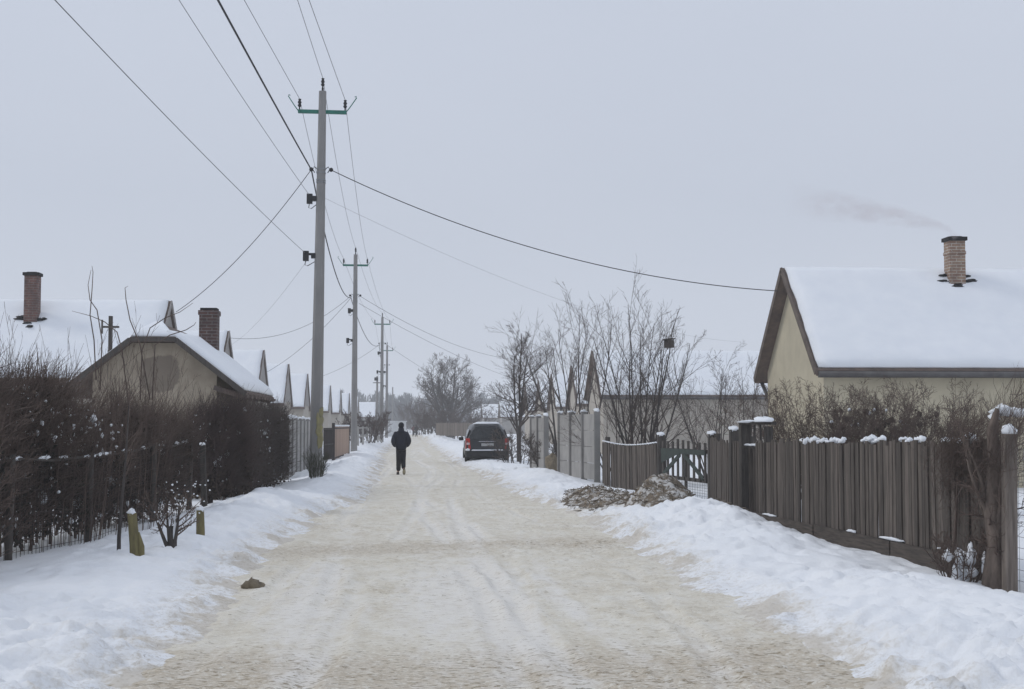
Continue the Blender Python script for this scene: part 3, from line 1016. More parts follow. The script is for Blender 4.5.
tree('bare_tree', 'broad old bare tree far down the street above the bushes', 'tree', ax(450, 172), 172, 9.0, 18, 5, .45, (11, 8, 7, 3), (.50, .55, .55, .55), (44, 38, 34, 32), .24, .88, lo=.2, rmin=.013, trop=.04, wig=.07, base_spread=.4)

# scrub along the far end of the street
FG = 'scrub at the far end of the street'
for i, (px, Y, h, lab) in enumerate([
        (410, 240, 6.0, 'tall purplish scrub at the far end, right of the walker'),
        (425, 205, 5.4, 'brown scrub just left of the broad old tree'),
        (440, 165, 3.6, 'low scrub under the left side of the broad old tree'),
        (462, 150, 2.9, 'low scrub under the right side of the broad old tree'),
        (478, 180, 3.4, 'scrub behind the parked car, under the snowy roofs'),
        (432, 150, 2.2, 'lowest scrub beside the two distant walkers')]):
    tree('scrub_bush', lab, 'bush', ax(px, Y), Y, h, 100 + i, 12, .5, (7, 6, 4), (.5, .5, .5), (35, 38, 40), .05, .85, 'bark', 'red_twig', lo=.1, rmin=.014, group=FG, base_spread=.9)
LGp = 'scrub on the left beyond the second pole'
for i, (px, Y, h, lab) in enumerate([
        (363, 88, 2.0, 'brown scrub right of the second pole, nearer clump'),
        (372, 110, 2.2, 'brown scrub left of the third pole, farther clump')]):
    tree('scrub_bush', lab, 'bush', ax(px, Y), Y, h, 120 + i, 12, .5, (7, 6, 5), (.5, .5, .5), (35, 38, 40), .035, .85, 'bark', 'red_twig', lo=.1, rmin=.010, group=LGp, base_spread=.7)
tree('brush_clump', 'tangle of dry brush between the parked car and the concrete fence', 'bush', ax(520, 52), 52, 1.5, 131, 16, .7, (6, 5, 4), (.5, .5, .5), (40, 40, 40), .02, .85, 'bark', 'twig', lo=.1, rmin=.006, base_spread=.5)
tree('brush_clump', 'dry brush behind the gap between the concrete fence sections', 'bush', ax(552, 44), 44, 1.3, 132, 12, .6, (6, 5, 4), (.5, .5, .5), (40, 40, 40), .02, .85, 'bark', 'twig', lo=.1, rmin=.006, base_spread=.4)


def far_wood():
    rnd = np.random.default_rng(5)
    vs = []; qs = []; off = 0
    for row, (Y0, n, hh) in enumerate(((430, 170, 9.3), (470, 170, 10.8), (530, 190, 13.5))):
        for i in range(n):
            x = -130 + 430 * (i + rnd.random()) / n
            y = Y0 + rnd.uniform(-14, 14)
            if x > 60: hh2 = hh * 1.15
            else: hh2 = hh
            h = hh2 * rnd.uniform(.72, 1.1)
            w = rnd.uniform(1.6, 3.4)
            m = 210
            # upright slivers through the crown volume
            t = rnd.random(m)
            z = h * (0.12 + 0.88 * t)
            prof = np.sqrt(np.clip(1 - (2 * t - .85) ** 2 * .75, .05, 1))
            a = rnd.random(m) * 2 * PI
            r = w * prof * np.sqrt(rnd.random(m))
            cx = x + r * np.cos(a); cy = y + r * np.sin(a)
            L = rnd.uniform(.9, 2.0, m); wd = rnd.uniform(.10, .34, m)
            dx = rnd.normal(0, .4, m); dy = rnd.normal(0, .4, m)
            th = rnd.random(m) * PI
            ex = np.cos(th) * wd; ey = np.sin(th) * wd
            P0 = np.stack([cx - ex, cy - ey, z - L / 2], -1); P1 = np.stack([cx + ex, cy + ey, z - L / 2], -1)
            P2 = np.stack([cx + dx + ex * .3, cy + dy + ey * .3, z + L / 2], -1); P3 = np.stack([cx + dx - ex * .3, cy + dy - ey * .3, z + L / 2], -1)
            V = np.stack([P0, P1, P2, P3], 1).reshape(-1, 3)
            V[:, 2] = np.maximum(V[:, 2], 0)
            vs.append(V); qs.append(np.arange(m * 4).reshape(m, 4) + off); off += m * 4
    return np.concatenate(vs), np.concatenate(qs)


v, q = far_wood()
o = link('far_forest', np_mesh('far_forest', v, q, M['forest'], smooth=False))
tag(o, 'blue grey wood fading in the haze at the end of the street', 'forest', kind='stuff')

# ------------------------------------------------------------------ hedges


def hedge(name, label, path, tops, depth, n_tw, n_leaf, seed, split=1.2, tm='hedge_twig', lm='ivy', snow=30, lum=.008, shoot=1.0, stems=7, zpow=.8, round_top=False, group=None, cat='hedge', ground_gap=.12, taper=0.0, leafsize=.035, low_frac=.65):
    """path [(x,y)...] front line, tops heights at the path nodes; grows to the left/back of the line"""
    rng = np.random.default_rng(seed)
    path = np.array(path, float); tops = np.array(tops, float)
    seg = np.linalg.norm(np.diff(path, axis=0), axis=1)
    cum = np.concatenate([[0], np.cumsum(seg)])
    org = path[0]
    t = thing(name, label, cat, (org[0], org[1], gz(*org)), 0, group)

    def place(u):
        s = u * cum[-1]
        x = np.interp(s, cum, path[:, 0]); y = np.interp(s, cum, path[:, 1]); tp = np.interp(s, cum, tops)
        dx = np.interp(s, cum, np.gradient(path[:, 0], cum)); dy = np.interp(s, cum, np.gradient(path[:, 1], cum))
        l_ = np.hypot(dx, dy); dx /= l_; dy /= l_
        return x, y, tp, -dy, dx     # normal to the left
    zb = gz(*org)

    def pts(n, zlo, zhi, power=1.0):
        u = rng.random(n)
        x, y, tp, nx, ny = place(u)
        tp = tp * (1 + .06 * np.sin(u * cum[-1] * 2.1 + seed) + .05 * np.sin(u * cum[-1] * 5.3) + .03 * np.sin(u * cum[-1] * 11.0 + 1))
        zf = zlo + (zhi - zlo) * rng.random(n) ** power
        dd = rng.random(n) ** 1.5
        wv = .10 * np.sin(u * cum[-1] * 3.1 + zf * 4) + .06 * np.sin(u * cum[-1] * 7.7 + zf * 9)
        dep = depth * (1 - taper * zf)
        off = (depth - dep) / 2 + dep * dd + wv
        if round_top:
            tp = tp * np.sqrt(np.clip(1 - (2 * u - 1) ** 2 * .55, .1, 1))
        return np.stack([x + nx * off, y + ny * off, zf * tp], -1), tp, nx, ny

    def gappy(C, thr):
        g_ = fbm(C[:, 0] * 1.2 + C[:, 1], C[:, 2] * 1.3, .55, 3, seed)
        return C[g_ < thr]
    # twigs
    P0, tp, nx, ny = pts(n_tw, .05, .93, zpow)
    g_ = fbm(P0[:, 0] * 1.2 + P0[:, 1], P0[:, 2] * 1.3, .55, 3, seed) < .22
    P0, nx, ny = P0[g_], nx[g_], ny[g_]
    n = len(P0)
    L = rng.uniform(.22, .62, n) * shoot
    d = np.stack([-nx * .25 + rng.normal(0, .45, n), -ny * .25 + rng.normal(0, .45, n), np.abs(rng.normal(.75, .5, n))], -1)
    d /= np.linalg.norm(d, axis=1, keepdims=True)
    bend = rng.normal(0, .16, (n, 3)) * L[:, None]
    K = 3
    P = np.stack([P0, P0 + d * L[:, None] * .5 + bend * .5, P0 + d * L[:, None] + bend * .3], 1)
    P[..., 2] = np.maximum(P[..., 2], .02)
    r = lum * rng.uniform(.4, 1.0, n)
    Rr = np.stack([r, r * .7, r * .3], 1)
    v1 = tube_arrays(P, Rr, 3)
    # main stems
    ns = max(1, int(cum[-1] * stems))
    u = (np.arange(ns) + rng.random(ns)) / ns
    x, y, tp, nx, ny = place(u)
    off = depth * rng.uniform(.25, .8, ns)
    B0 = np.stack([x + nx * off, y + ny * off, np.full(ns, -.1)], -1)
    top = B0 + np.stack([rng.normal(0, .22, ns), rng.normal(0, .22, ns), tp * rng.uniform(.7, 1.0, ns)], -1)
    mid = (B0 + top) / 2 + np.stack([rng.normal(0, .1, ns), rng.normal(0, .1, ns), np.zeros(ns)], -1)
    v2 = tube_arrays(np.stack([B0, mid, top], 1), np.stack([np.full(ns, .022), np.full(ns, .016), np.full(ns, .006)], 1), 5)
    v, q = merge([v1, v2])
    v = v - np.array([org[0], org[1], 0])
    link('branches', np_mesh('branches', v, q, M[tm]), t)
    # withered leaves and creepers
    if n_leaf:
        nl = int(n_leaf * low_frac)
        Pa = pts(nl, ground_gap / tops.mean(), split / tops.mean(), .85)[0]
        Pb = pts(n_leaf - nl, split / tops.mean(), .95, 1.4)[0]
        for nm, C, mm in (('creeper_leaves', gappy(Pa, .16), lm), ('dead_leaves', gappy(Pb, .14), 'dead_leaf')):
            k = len(C)
            a = rng.normal(0, 1, (k, 3)); a /= np.linalg.norm(a, axis=1, keepdims=True)
            b = np.cross(a, rng.normal(0, 1, (k, 3))); b /= np.linalg.norm(b, axis=1, keepdims=True)
            s1 = rng.uniform(.6, 1.4, k)[:, None] * leafsize
            s2 = s1 * rng.uniform(.4, .8, k)[:, None]
            V = np.stack([C - a * s1, C + b * s2, C + a * s1, C - b * s2], 1).reshape(-1, 3) - np.array([org[0], org[1], 0])
            link(nm, np_mesh(nm, V, np.arange(k * 4).reshape(k, 4), M[mm], smooth=False), t)
    if snow:
        mb = MB()
        C = pts(snow, .12, .92, .8)[0]
        rn = random.Random(seed)
        for i, c in enumerate(C):
            if vnoise(c[0] * 2.2 + c[1] * 2.2, c[2] * 2.6, seed + 8) < .02: continue
            s_ = rn.uniform(.006, .020) * (2.8 if rn.random() < .10 else 1)
            x, y, z = c
            # toward the outside face
            mb.blob((x - org[0] + rn.uniform(-.05, .05), y - org[1], z), (s_ * rn.uniform(.8, 1.4), s_ * rn.uniform(.8, 1.4), s_ * rn.uniform(.5, 1.8)), seed + i, .5, 7, 5)
        mb.build('snow_clumps', M['snow'], t)
    return t


hedge('overgrown_hedge', 'long dark overgrown hedge with snow tufts on the left, in front of the old shed', [(-5.35, 11.2), (-4.75, 15.5), (-4.2, 19.5), (-3.75, 24.0)], [2.38, 2.25, 1.92, 1.58], 1.05, 33000, 30000, 201, 1.25, snow=1900, lum=.0068)
hedge('cone_bush', 'dark round topped bush between the long hedge and the clipped hedge', [(-3.35, 25.7), (-3.10, 26.9)], [1.70, 1.64], .95, 6000, 5000, 202, .6, snow=160, lum=.006, tm='red_twig', round_top=True, cat='bush', ground_gap=.03, lm='dead_leaf')
hedge('clipped_hedge', 'square clipped dark hedge next to the pale plank fence on the left', [(-3.32, 29.6), (-3.20, 37.4)], [1.92, 1.94], 1.2, 15000, 12000, 203, 1.0, snow=420, lum=.0065, shoot=.8, tm='twig', ground_gap=.03, lm='dead_leaf')
gx_, gy_ = -3.50, 24.5
fp = thing('fence_post', 'grey weathered post at the right end of the long left hedge', 'post', (gx_, gy_, gz(gx_, gy_)))
m_ = MB(); m_.bar((0, 0, -.3), (-.06, 0, 1.08), .09, .09, .7); m_.build('shaft', M['dark_wood'], fp, bevel=.01)
m_ = MB(); m_.blob((-.06, 0, 1.09), (.055, .05, .03), 4, .35); m_.build('snow_cap', M['snow'], fp)
# small creeper clad post bush at the left frame edge
tree('thorny_bush', 'snow dusted dark bush at the left edge of the picture, before the hedge', 'bush', -4.62, 13.9, 1.75, 205, 14, .38, (8, 6, 4), (.45, .45, .45), (35, 38, 40), .018, .9, 'bark', 'hedge_twig', lo=.05, rmin=.004, base_spread=.35)

# tall loose shoots behind the hedge
SG = 'loose shrubs behind the left hedge'
tree('loose_shrub', 'pale tall grassy shoots behind the left hedge, under the tall brick chimney', 'shrub', ax(28, 18.5), 18.5, 2.65, 211, 46, .14, (3,), (.30,), (18,), .0055, .95, 'hedge_twig', 'hedge_twig', lo=.4, rmin=.0025, group=SG, base_spread=.9, wig=.05)
tree('loose_shrub', 'tall wispy shrub behind the left hedge, reaching over the snowy roof', 'shrub', ax(85, 19.5), 19.5, 2.9, 212, 34, .12, (4, 2), (.28, .4), (20, 26), .0055, .95, 'hedge_twig', 'hedge_twig', lo=.45, rmin=.0025, group=SG, base_spread=.9, wig=.06)
tree('loose_shrub', 'thin crooked shrub behind the hedge in front of the old shed gable', 'shrub', ax(128, 21.5), 21.5, 2.5, 213, 9, .22, (5, 3), (.38, .42), (32, 36), .006, .95, 'hedge_twig', 'hedge_twig', lo=.4, rmin=.0025, group=SG, base_spread=.5, wig=.12)
# arching bramble canes
cane = thing('bramble_canes', 'long arching bare canes curling over the old shed gable', 'plant', (ax(125, 20.5), 20.5, gz(-4.5, 20.5)))
cm = MB()
o0 = Vector(cane.location)
for pl in ([(128, 400), (122, 350), (117, 332), (105, 322), (91, 316), (72, 311)], [(150, 400), (140, 345), (130, 320), (126, 300), (125, 288), (128, 286)],
           [(140, 400), (142, 350), (150, 328), (165, 318), (180, 312), (193, 303)], [(152, 400), (155, 345), (170, 335), (186, 330), (194, 325), (196, 322)],
           [(96, 380), (94, 340), (90, 315), (92, 290), (93, 272), (92, 266)], [(100, 390), (102, 340), (97, 310), (90, 300), (88, 285), (91, 270)]):
    cm.tube([at(px, py, 20.5 + i * .1) - o0 for i, (px, py) in enumerate(pl)], [.010, .009, .008, .007, .005, .003], 5)
cm.build('canes', M['hedge_twig'], cane)

# right hedge against the cream house
RG = 'bare shrubs growing in front of the cream house'
for i, (px, Y, h, lab) in enumerate([
        (806, 24.5, 2.40, 'bare fan shaped shrub at the cream house corner, leftmost of its row'),
        (838, 24.3, 2.42, 'second bare fan shaped shrub along the cream house wall'),
        (872, 24.1, 2.40, 'bare shrub with dark seed heads in the middle of the row by the cream wall'),
        (900, 24.0, 2.36, 'bare shrub just left of below the smoking chimney, before the house wall'),
        (926, 23.9, 2.34, 'rightmost bare shrub before the house wall, below the smoking chimney')]):
    tree('hedge_shrub', lab, 'shrub', ax(px, Y), Y, h - .12, 230 + i, 26, .48, (8, 6, 4), (.36, .50, .55), (36, 40, 42), .015, .90, 'hedge_twig', 'hedge_twig', lo=.15, rmin=.0030, trop=.02, group=RG, base_spread=.34, wig=.09)

sh_ = MB(); rnd = random.Random(77)
for o in list(COL.objects):
    if o.get('label', '').startswith('bare shrub with dark seed heads'):
        for i in range(22):
            sh_ = MB(); sh_.blob((rnd.uniform(-.75, 1.2), rnd.uniform(-.25, .1), rnd.uniform(1.50, 1.85)), (rnd.uniform(.02, .05),) * 3, i, .35, 8, 6)
            sh_.build('seed_head', M['dead_leaf'], o)
        sh_ = MB()
        for i in range(9):
            sh_.blob((rnd.uniform(-.75, 1.2), rnd.uniform(-.25, .1), rnd.uniform(1.55, 1.88)), (rnd.uniform(.02, .045), .03, .025), i, .35, 8, 6)
        sh_.build('snow_clumps', M['snow'], o)

# thin fence along the left hedge
wf = thing('wire_fence', 'low wire fence with snow covered top rail inside the long left hedge', 'fence', (-4.75, 15.2, gz(-4.75, 15.2)))
o0 = Vector(wf.location)
posts = [(-4.98, 13.2), (-4.55, 16.4), (-4.22, 18.9), (-3.88, 21.6), (-3.72, 24.1)]
pm = MB(); rm = MB(); sm = MB(); wm = MB()
for i, (x, y) in enumerate(posts):
    zg = gz(x, y)
    pm = MB(); pm.tube([(x - o0.x, y - o0.y, zg - .3 - o0.z), (x - o0.x + .02, y - o0.y, zg + 1.2 - o0.z)], .045, 8); pm.build('post', M['dark_wood'], wf)
    if i:
        xa, ya = posts[i - 1]
        za = gz(xa, ya)
        rm.tube([(xa - o0.x, ya - o0.y, za + 1.16 - o0.z), ((xa + x) / 2 - o0.x, (ya + y) / 2 - o0.y, (za + zg) / 2 + 1.12 - o0.z), (x - o0.x, y - o0.y, zg + 1.16 - o0.z)], .018, 6)
        rn = random.Random(i)
        for k in range(9):
            u = rn.random()
            sm = MB()
            sm.blob((xa + (x - xa) * u - o0.x, ya + (y - ya) * u - o0.y, za + (zg - za) * u + 1.16 - o0.z), (.022, rn.uniform(.05, .2), rn.uniform(.012, .028)), i * 10 + k, .4, 10, 5)
            sm.build('rail_snow', M['snow'], wf)
        L = math.hypot(x - xa, y - ya)
        nb = int(L / .11)
        for k in range(nb):
            u = k / nb
            bx, by, bz = xa + (x - xa) * u - o0.x, ya + (y - ya) * u - o0.y, za + (zg - za) * u - o0.z
            wm.tube([(bx, by, bz - .05), (bx, by, bz + 1.13)], .0035, 4, False)
        for k in range(9):
            hz = .08 + .14 * k
            wm.tube([(xa - o0.x, ya - o0.y, za + hz - o0.z), (x - o0.x, y - o0.y, zg + hz - o0.z)], .003, 4, False)
for b_, nm, mm in ((rm, 'top_rail', 'dark_wood'), (wm, 'mesh', 'rust')):
    b_.build(nm, M[mm], wf)

# ------------------------------------------------------------------ plank and concrete fences


def plank_fence(label, a, b, h0, h1, pw, seed, sag=0.0, base_h=0.0, posts=2, snow=None, lean=0.0, gap=.012, tint=(.65, 1.25), mat_='old_wood', ends=True):
    rnd = random.Random(seed)
    a = Vector((*a, 0)); b = Vector((*b, 0))
    L = (b - a).length
    t_ = (b - a) / L
    nrm = Vector((t_.y, -t_.x, 0))
    if nrm.x > 0: nrm = -nrm           # toward the road
    f = thing('plank_fence', label, 'fence', (a.x, a.y, gz(a.x, a.y)))
    z0 = f.location.z
    pl = MB()
    n = int(L / pw)
    for i in range(n):
        u0 = (i + gap / pw * .5) / n; u1 = (i + 1 - gap / pw * .5) / n
        um = (u0 + u1) / 2
        zg = gz(*(a + (b - a) * um).xy) - z0
        top = h0 + (h1 - h0) * um - sag * math.sin(um * PI) + rnd.uniform(-.045, .035) + .02 * float(vnoise(um * 9, 0.0, seed + 1))
        bot = base_h + rnd.uniform(-.02, .02)
        dx = rnd.uniform(-.012, .012)
        tl = rnd.uniform(-.018, .018) + lean
        thk = .022
        p = []
        for zz in (bot, top):
            s_ = tl * (zz / max(top, .1))
            lnr = nrm * (rnd.uniform(.0, .012) + .03 * lean * zz)
            for uu, k in ((u0, 0), (u1, 0), (u1, thk), (u0, thk)):
                q_ = (a + (b - a) * uu) - Vector((a.x, a.y, 0)) + t_ * s_ + nrm * (k + dx) + lnr
                p.append((q_.x, q_.y, zz))
        pl.hexa([(x, y, z + zg * (0 if z > bot + .3 else 1)) for x, y, z in p], rnd.uniform(*tint) * (1.25 if rnd.random() < .08 else 1))
    pl.build('planks', M[mat_], f)
    rl = MB()
    A = Vector((0, 0, 0)); B = b - a
    for hh in (.35, .82):
        rl.bar(A + Vector((0, 0, h0 * hh)) - nrm * .05, B + Vector((0, 0, h1 * hh)) - nrm * .05, .05, .09)
    rl.build('rails', M['dark_wood'], f)
    for i in range(posts):
        u = i / max(1, posts - 1) if ends else (i + .5) / posts
        p = B * u - nrm * .12
        pm = MB()
        pm.tube([(p.x, p.y, -.3), (p.x, p.y, h0 + (h1 - h0) * u - sag * math.sin(u * PI) + (.10 if ends else -.04))], .065, 8, tint=.8)
        pm.build('post', M['dark_wood'], f)
    if base_h > .05:
        bb = MB()
        m_ = 3
        for i in range(m_):
            u0, u1 = i / m_ + .003, (i + 1) / m_ - .003
            pa = a + (b - a) * u0; pb = a + (b - a) * u1
            za = gz(*pa.xy) - z0; zb_ = gz(*pb.xy) - z0
            q0 = B * u0 + nrm * .035; q1 = B * u1 + nrm * .035
            bb.bar((q0.x, q0.y, base_h * .5 - .10 + rnd.uniform(-.04, .03)), (q1.x, q1.y, base_h * .5 - .10 + rnd.uniform(-.04, .03)), .04, base_h + .2, rnd.uniform(.75, .95))
        bb.build('base_board', M['old_plank'], f)
        for i in range(4):
            sb = MB()
            u = rnd.uniform(.03, .9); l_ = rnd.uniform(.12, .4)
            q0 = B * u + nrm * .04
            ang = math.atan2(t_.y, t_.x)
            sb.blob((0, 0, 0), (.03, l_, .018), seed + i, .35, 12, 5)
            o_ = sb.build('ledge_snow', M['snow'], f); o_.location = (q0.x, q0.y, base_h + .015); o_.rotation_euler = (0, 0, ang - PI / 2)
    if snow:
        u0, u1 = snow
        sm = MB()
        k = int((u1 - u0) * L / .045)
        for i in range(k):
            u = u0 + (u1 - u0) * (i + rnd.random()) / k
            if vnoise(u * 14, 0.0, seed) < -.12:
                if sm.v: sm.build('top_snow', M['snow'], f)
                sm = MB(); continue
            q0 = B * u + nrm * rnd.uniform(-.09, .03)
            s_ = rnd.uniform(.014, .034) * (2.0 if rnd.random() < .10 else 1)
            sm.blob((q0.x, q0.y, h0 + (h1 - h0) * u + rnd.uniform(-.02, .02)), (s_, s_ * 1.5, s_ * .8), seed * 3 + i, .4, 8, 6)
        if sm.v: sm.build('top_snow', M['snow'], f)
    return f


plank_fence('long weathered plank fence with snow along its top, in front of the cream house', (ax(757, 21.0), 21.0), (ax(996, 13.5), 13.5), 1.17, 1.25, .088, 301, .03, .07, 4, (.26, .93), tint=(.48, .90), gap=.007, ends=False)
plank_fence('short dark plank fence between the picket gate and the tall gate post', (ax(711, 26.2), 26.2), (ax(742, 22.6), 22.6), 1.24, 1.22, .12, 302, .0, .0, 2, None, tint=(.55, .9))
s1 = plank_fence('sagging plank fence between concrete fence and picket gate', (ax(603, 35.2), 35.2), (ax(658, 30.2), 30.2), 1.08, 1.10, .12, 303, .08, -.1, 2, None, lean=-.07, tint=(.5, .95))
m_ = MB()
B = Vector((ax(658, 30.2) - ax(603, 35.2), -5, 0))
for i in range(24):
    u = (i + .5) / 24
    m_.blob((B.x * u - .02, B.y * u, 1.08 + .02 * u - .08 * math.sin(u * PI) + .008), (.03, .13, .016), i, .3, 8, 5)
m_.build('top_snow', M['snow'], s1)

# picket gate
ga = Vector((ax(663, 29.6), 29.6, 0)); gb = Vector((ax(709, 26.6), 26.6, 0))
zg = gz(ga.x, ga.y) - .02
gt = thing('picket_gate', 'dark picket gate with green braces and wire mesh behind the dirt heap', 'gate', (ga.x, ga.y, zg))
B = gb - ga
tdir = B.normalized(); nrm = Vector((tdir.y, -tdir.x, 0)); nrm = nrm if nrm.x < 0 else -nrm
pk = MB(); rnd = random.Random(8)
for i in range(9):
    u = .04 + .92 * i / 8
    p = B * u
    zt_ = 1.22 + rnd.uniform(-.03, .03)
    ww = tdir * .055
    p0 = p + nrm * .03
    a_, b_ = p0 - ww, p0 + ww
    c_, d_ = b_ + nrm * .02, a_ + nrm * .02
    pk.hexa([(q_.x, q_.y, .42) for q_ in (a_, b_, c_, d_)] + [(q_.x, q_.y, zt_) for q_ in (a_, b_, c_, d_)], rnd.uniform(.6, 1.0))
pk.build('pickets', M['dark_wood'], gt)
fr = MB()
for zz in (.06, .45, 1.02):
    fr.bar((0, 0, zz), (B.x, B.y, zz), .04, .07)
for u in (.01, .52, .99):
    fr.bar((B.x * u, B.y * u, 0), (B.x * u, B.y * u, 1.06), .05, .05)
fr.build('gate_frame', M['dark_wood'], gt)
gr = MB()
top_ = Vector((0, 0, 1.0)) + nrm * .062
gr.bar(top_ + B * .02, top_ + B * .98, .02, .10)
low_ = Vector((0, 0, .50)) + nrm * .062
gr.bar(low_ + B * .06, top_ + B * .46 - Vector((0, 0, .06)), .02, .09)
gr.bar(low_ + B * .94, top_ + B * .54 - Vector((0, 0, .06)), .02, .09)
gr.add([tuple(top_ + B * .03 - Vector((0, 0, .04)) + nrm * k) for k in (0, .012)] + [tuple(top_ + B * .45 - Vector((0, 0, .04)) + nrm * k) for k in (0, .012)] + [tuple(top_ + B * .03 - Vector((0, 0, .26)) + nrm * k) for k in (0, .012)], [(0, 2, 4), (5, 3, 1), (0, 1, 3, 2), (2, 3, 5, 4), (4, 5, 1, 0)])
gr.build('green_brace', M['faded_green'], gt)
ms = MB()
for i in range(30):
    u = i / 29
    ms.tube([(B.x * u, B.y * u, .04), (B.x * u, B.y * u, .44)], .004, 4, False)
for k in range(8):
    z = .05 + k * .052
    ms.tube([(0, 0, z), (B.x, B.y, z)], .0035, 4, False)
ms.build('wire_mesh', M['steel'], gt)
for lab, px, Y, zt_ in (('gate post with snow cap at the far side of the picket gate', 661, 29.9, 1.32), ('stout post with snow cap at the near side of the picket gate', 712, 26.3, 1.36), ('stout post with snow cap behind the short dark plank fence', 734, 23.6, 1.44)):
    x = ax(px, Y); z = gz(x, Y)
    p_ = thing('gate_post', lab, 'post', (x, Y, z), 0, 'gate posts on the right')
    q_ = MB(); q_.bar((0, 0, -.3), (0, 0, zt_), .15, .15, .8); q_.build('shaft', M['dark_wood'], p_, bevel=.012)
    q_ = MB(); q_.blob((0, 0, zt_), (.085, .085, .05), 3, .4); q_.build('snow_cap', M['snow'], p_)

# tall post with little canopy frame
x0, x1_, Y0 = ax(745, 22.2), ax(770, 21.6), 22.2
z = gz(x0, Y0)
cf = thing('gateway_frame', 'tall dark gatepost with snow topped square frame above plank fence', 'gateway', (x0, Y0, z))
dx = x1_ - x0
m_ = MB(); m_.bar((0, 0, -.3), (0.0, 0, 1.54), .17, .17, .7); m_.build('tall_post', M['dark_wood'], cf, bevel=.012)
m_ = MB(); m_.bar((dx, -.5, .8), (dx, -.5, 1.50), .12, .12, .7); m_.build('short_post', M['dark_wood'], cf, bevel=.01)
m_ = MB(); m_.bar((-.06, 0, 1.555), (dx + .08, -.52, 1.555), .13, .05, .7); m_.bar((.0, 0, 1.18), (dx, -.5, 1.18), .06, .05, .7)
m_.bar((dx * .42, -.2, 1.18), (dx * .42, -.2, 1.54), .03, .05); m_.bar((dx * .66, -.33, 1.18), (dx * .66, -.33, 1.54), .03, .05)
m_.build('beams', M['dark_wood'], cf)
m_ = MB()
m_.blob((dx * .78, -.4, 1.585), (.17, .18, .07), 4, .25, flat=-.01); m_.blob((dx * .25, -.13, 1.58), (.2, .14, .025), 5, .2)
m_.build('beam_snow', M['snow'], cf); m_ = MB()
for k in range(5):
    m_.blob((dx * (.15 + .17 * k), -.5 * (.15 + .17 * k), 1.21), (.08, .07, .02), 6 + k, .2)
m_.build('rail_snow', M['snow'], cf)
m_ = MB()
for k in range(4):
    u = .3 + .2 * k
    m_.bar((dx * u, -.5 * u, .02), (dx * u, -.5 * u, 1.17 - .02 * k), .11, .02, .6 + .1 * k)
m_.build('boards', M['old_wood'], cf)


def concrete_fence(label, a, b, h, npan, seed, snow=True, mat_='concrete', base=0.0):
    a = Vector((*a, 0)); b = Vector((*b, 0)); B = b - a
    z = gz(a.x, a.y)
    f = thing('concrete_fence', label, 'fence', (a.x, a.y, z - .05), 0, 'concrete fence sections')
    rnd = random.Random(seed)
    t_ = B.normalized(); nr = Vector((t_.y, -t_.x, 0))
    for i in range(npan + 1):
        p = B * (i / npan)
        m_ = MB(); m_.bar((p.x, p.y, -.3), (p.x, p.y, h + .06), .15, .15, rnd.uniform(.6, .8)); po = m_.build('post', M[mat_], f, bevel=.012)
        if snow:
            m_ = MB(); m_.blob((p.x, p.y, h + .07), (rnd.uniform(.07, .10), .09, rnd.uniform(.035, .075)), seed + i, .4, 10, 6); m_.build('snow_cap', M['snow'], po)
    pn = MB()
    for i in range(npan):
        for k in range(4):
            u0, u1 = (i) / npan, (i + 1) / npan
            pa = B * u0 + t_ * .07; pb = B * u1 - t_ * .07
            zz = (k + .5) * h / 4
            pn.bar((pa.x, pa.y, zz), (pb.x, pb.y, zz), .05 + .004 * (k % 2), h / 4 - .012, rnd.uniform(.88, 1.1))
    pn.build('panels', M[mat_], f)
    return f


concrete_fence('nearer concrete panel fence with snow caps next to the sagging planks', (ax(560, 39.5), 39.5), (ax(597, 35.6), 35.6), 1.70, 3, 311)
concrete_fence('farther short concrete panel fence with snow caps near the parked car', (ax(532, 45.5), 45.5), (ax(546, 42.2), 42.2), 1.64, 2, 312)
m_ = MB(); m_.blob((0, 0, .12), (.2, .18, .3), 3, .35)
o = m_.build('stone_block', M['stone']); o.location = (ax(552, 41), 41, gz(ax(552, 41), 41) + .03)
tag(o, 'dark lump of stone in the gap between the concrete fence sections', 'stone')

# left pale plank fence, gate
concrete_fence('pale concrete slab fence with snowy top beyond the clipped hedge on the left', (ax(286, 39.0), 39.0), (ax(309.5, 52), 52), 1.72, 6, 321)


def sheet_gate(name, label, a, b, h, material, seed, snow=True):
    a = Vector((*a, 0)); b = Vector((*b, 0)); B = b - a
    g = thing(name, label, 'gate', (a.x, a.y, gz(a.x, a.y) - .02))
    rnd = random.Random(seed)
    n = int(B.length / .55)
    m_ = MB()
    for i in range(n):
        m_.bar((B.x * (i + .02) / n, B.y * (i + .02) / n, h / 2), (B.x * (i + .98) / n, B.y * (i + .98) / n, h / 2), .03, h - .08, rnd.uniform(.8, 1.15))
    m_.build('leaf_sheet', material, g)
    m_ = MB()
    for z in (.12, h - .12):
        m_.bar((0, -.0, z), (B.x, B.y, z), .06, .05)
    m_.build('gate_frame', M['rust'], g)
    for u in (0, 1):
        m_ = MB(); m_.bar((B.x * u - .02, B.y * u, -.2), (B.x * u - .02, B.y * u, h + .1), .12, .12); m_.build('gate_post', M['rust'], g)
    if snow:
        m_ = MB()
        for i in range(20):
            u = (i + .5) / 20
            m_.blob((B.x * u, B.y * u, h - .02), (.05, B.length / 36, .04), i + seed, .3, 8, 5)
        m_.build('top_snow', M['snow'], g)
    return g


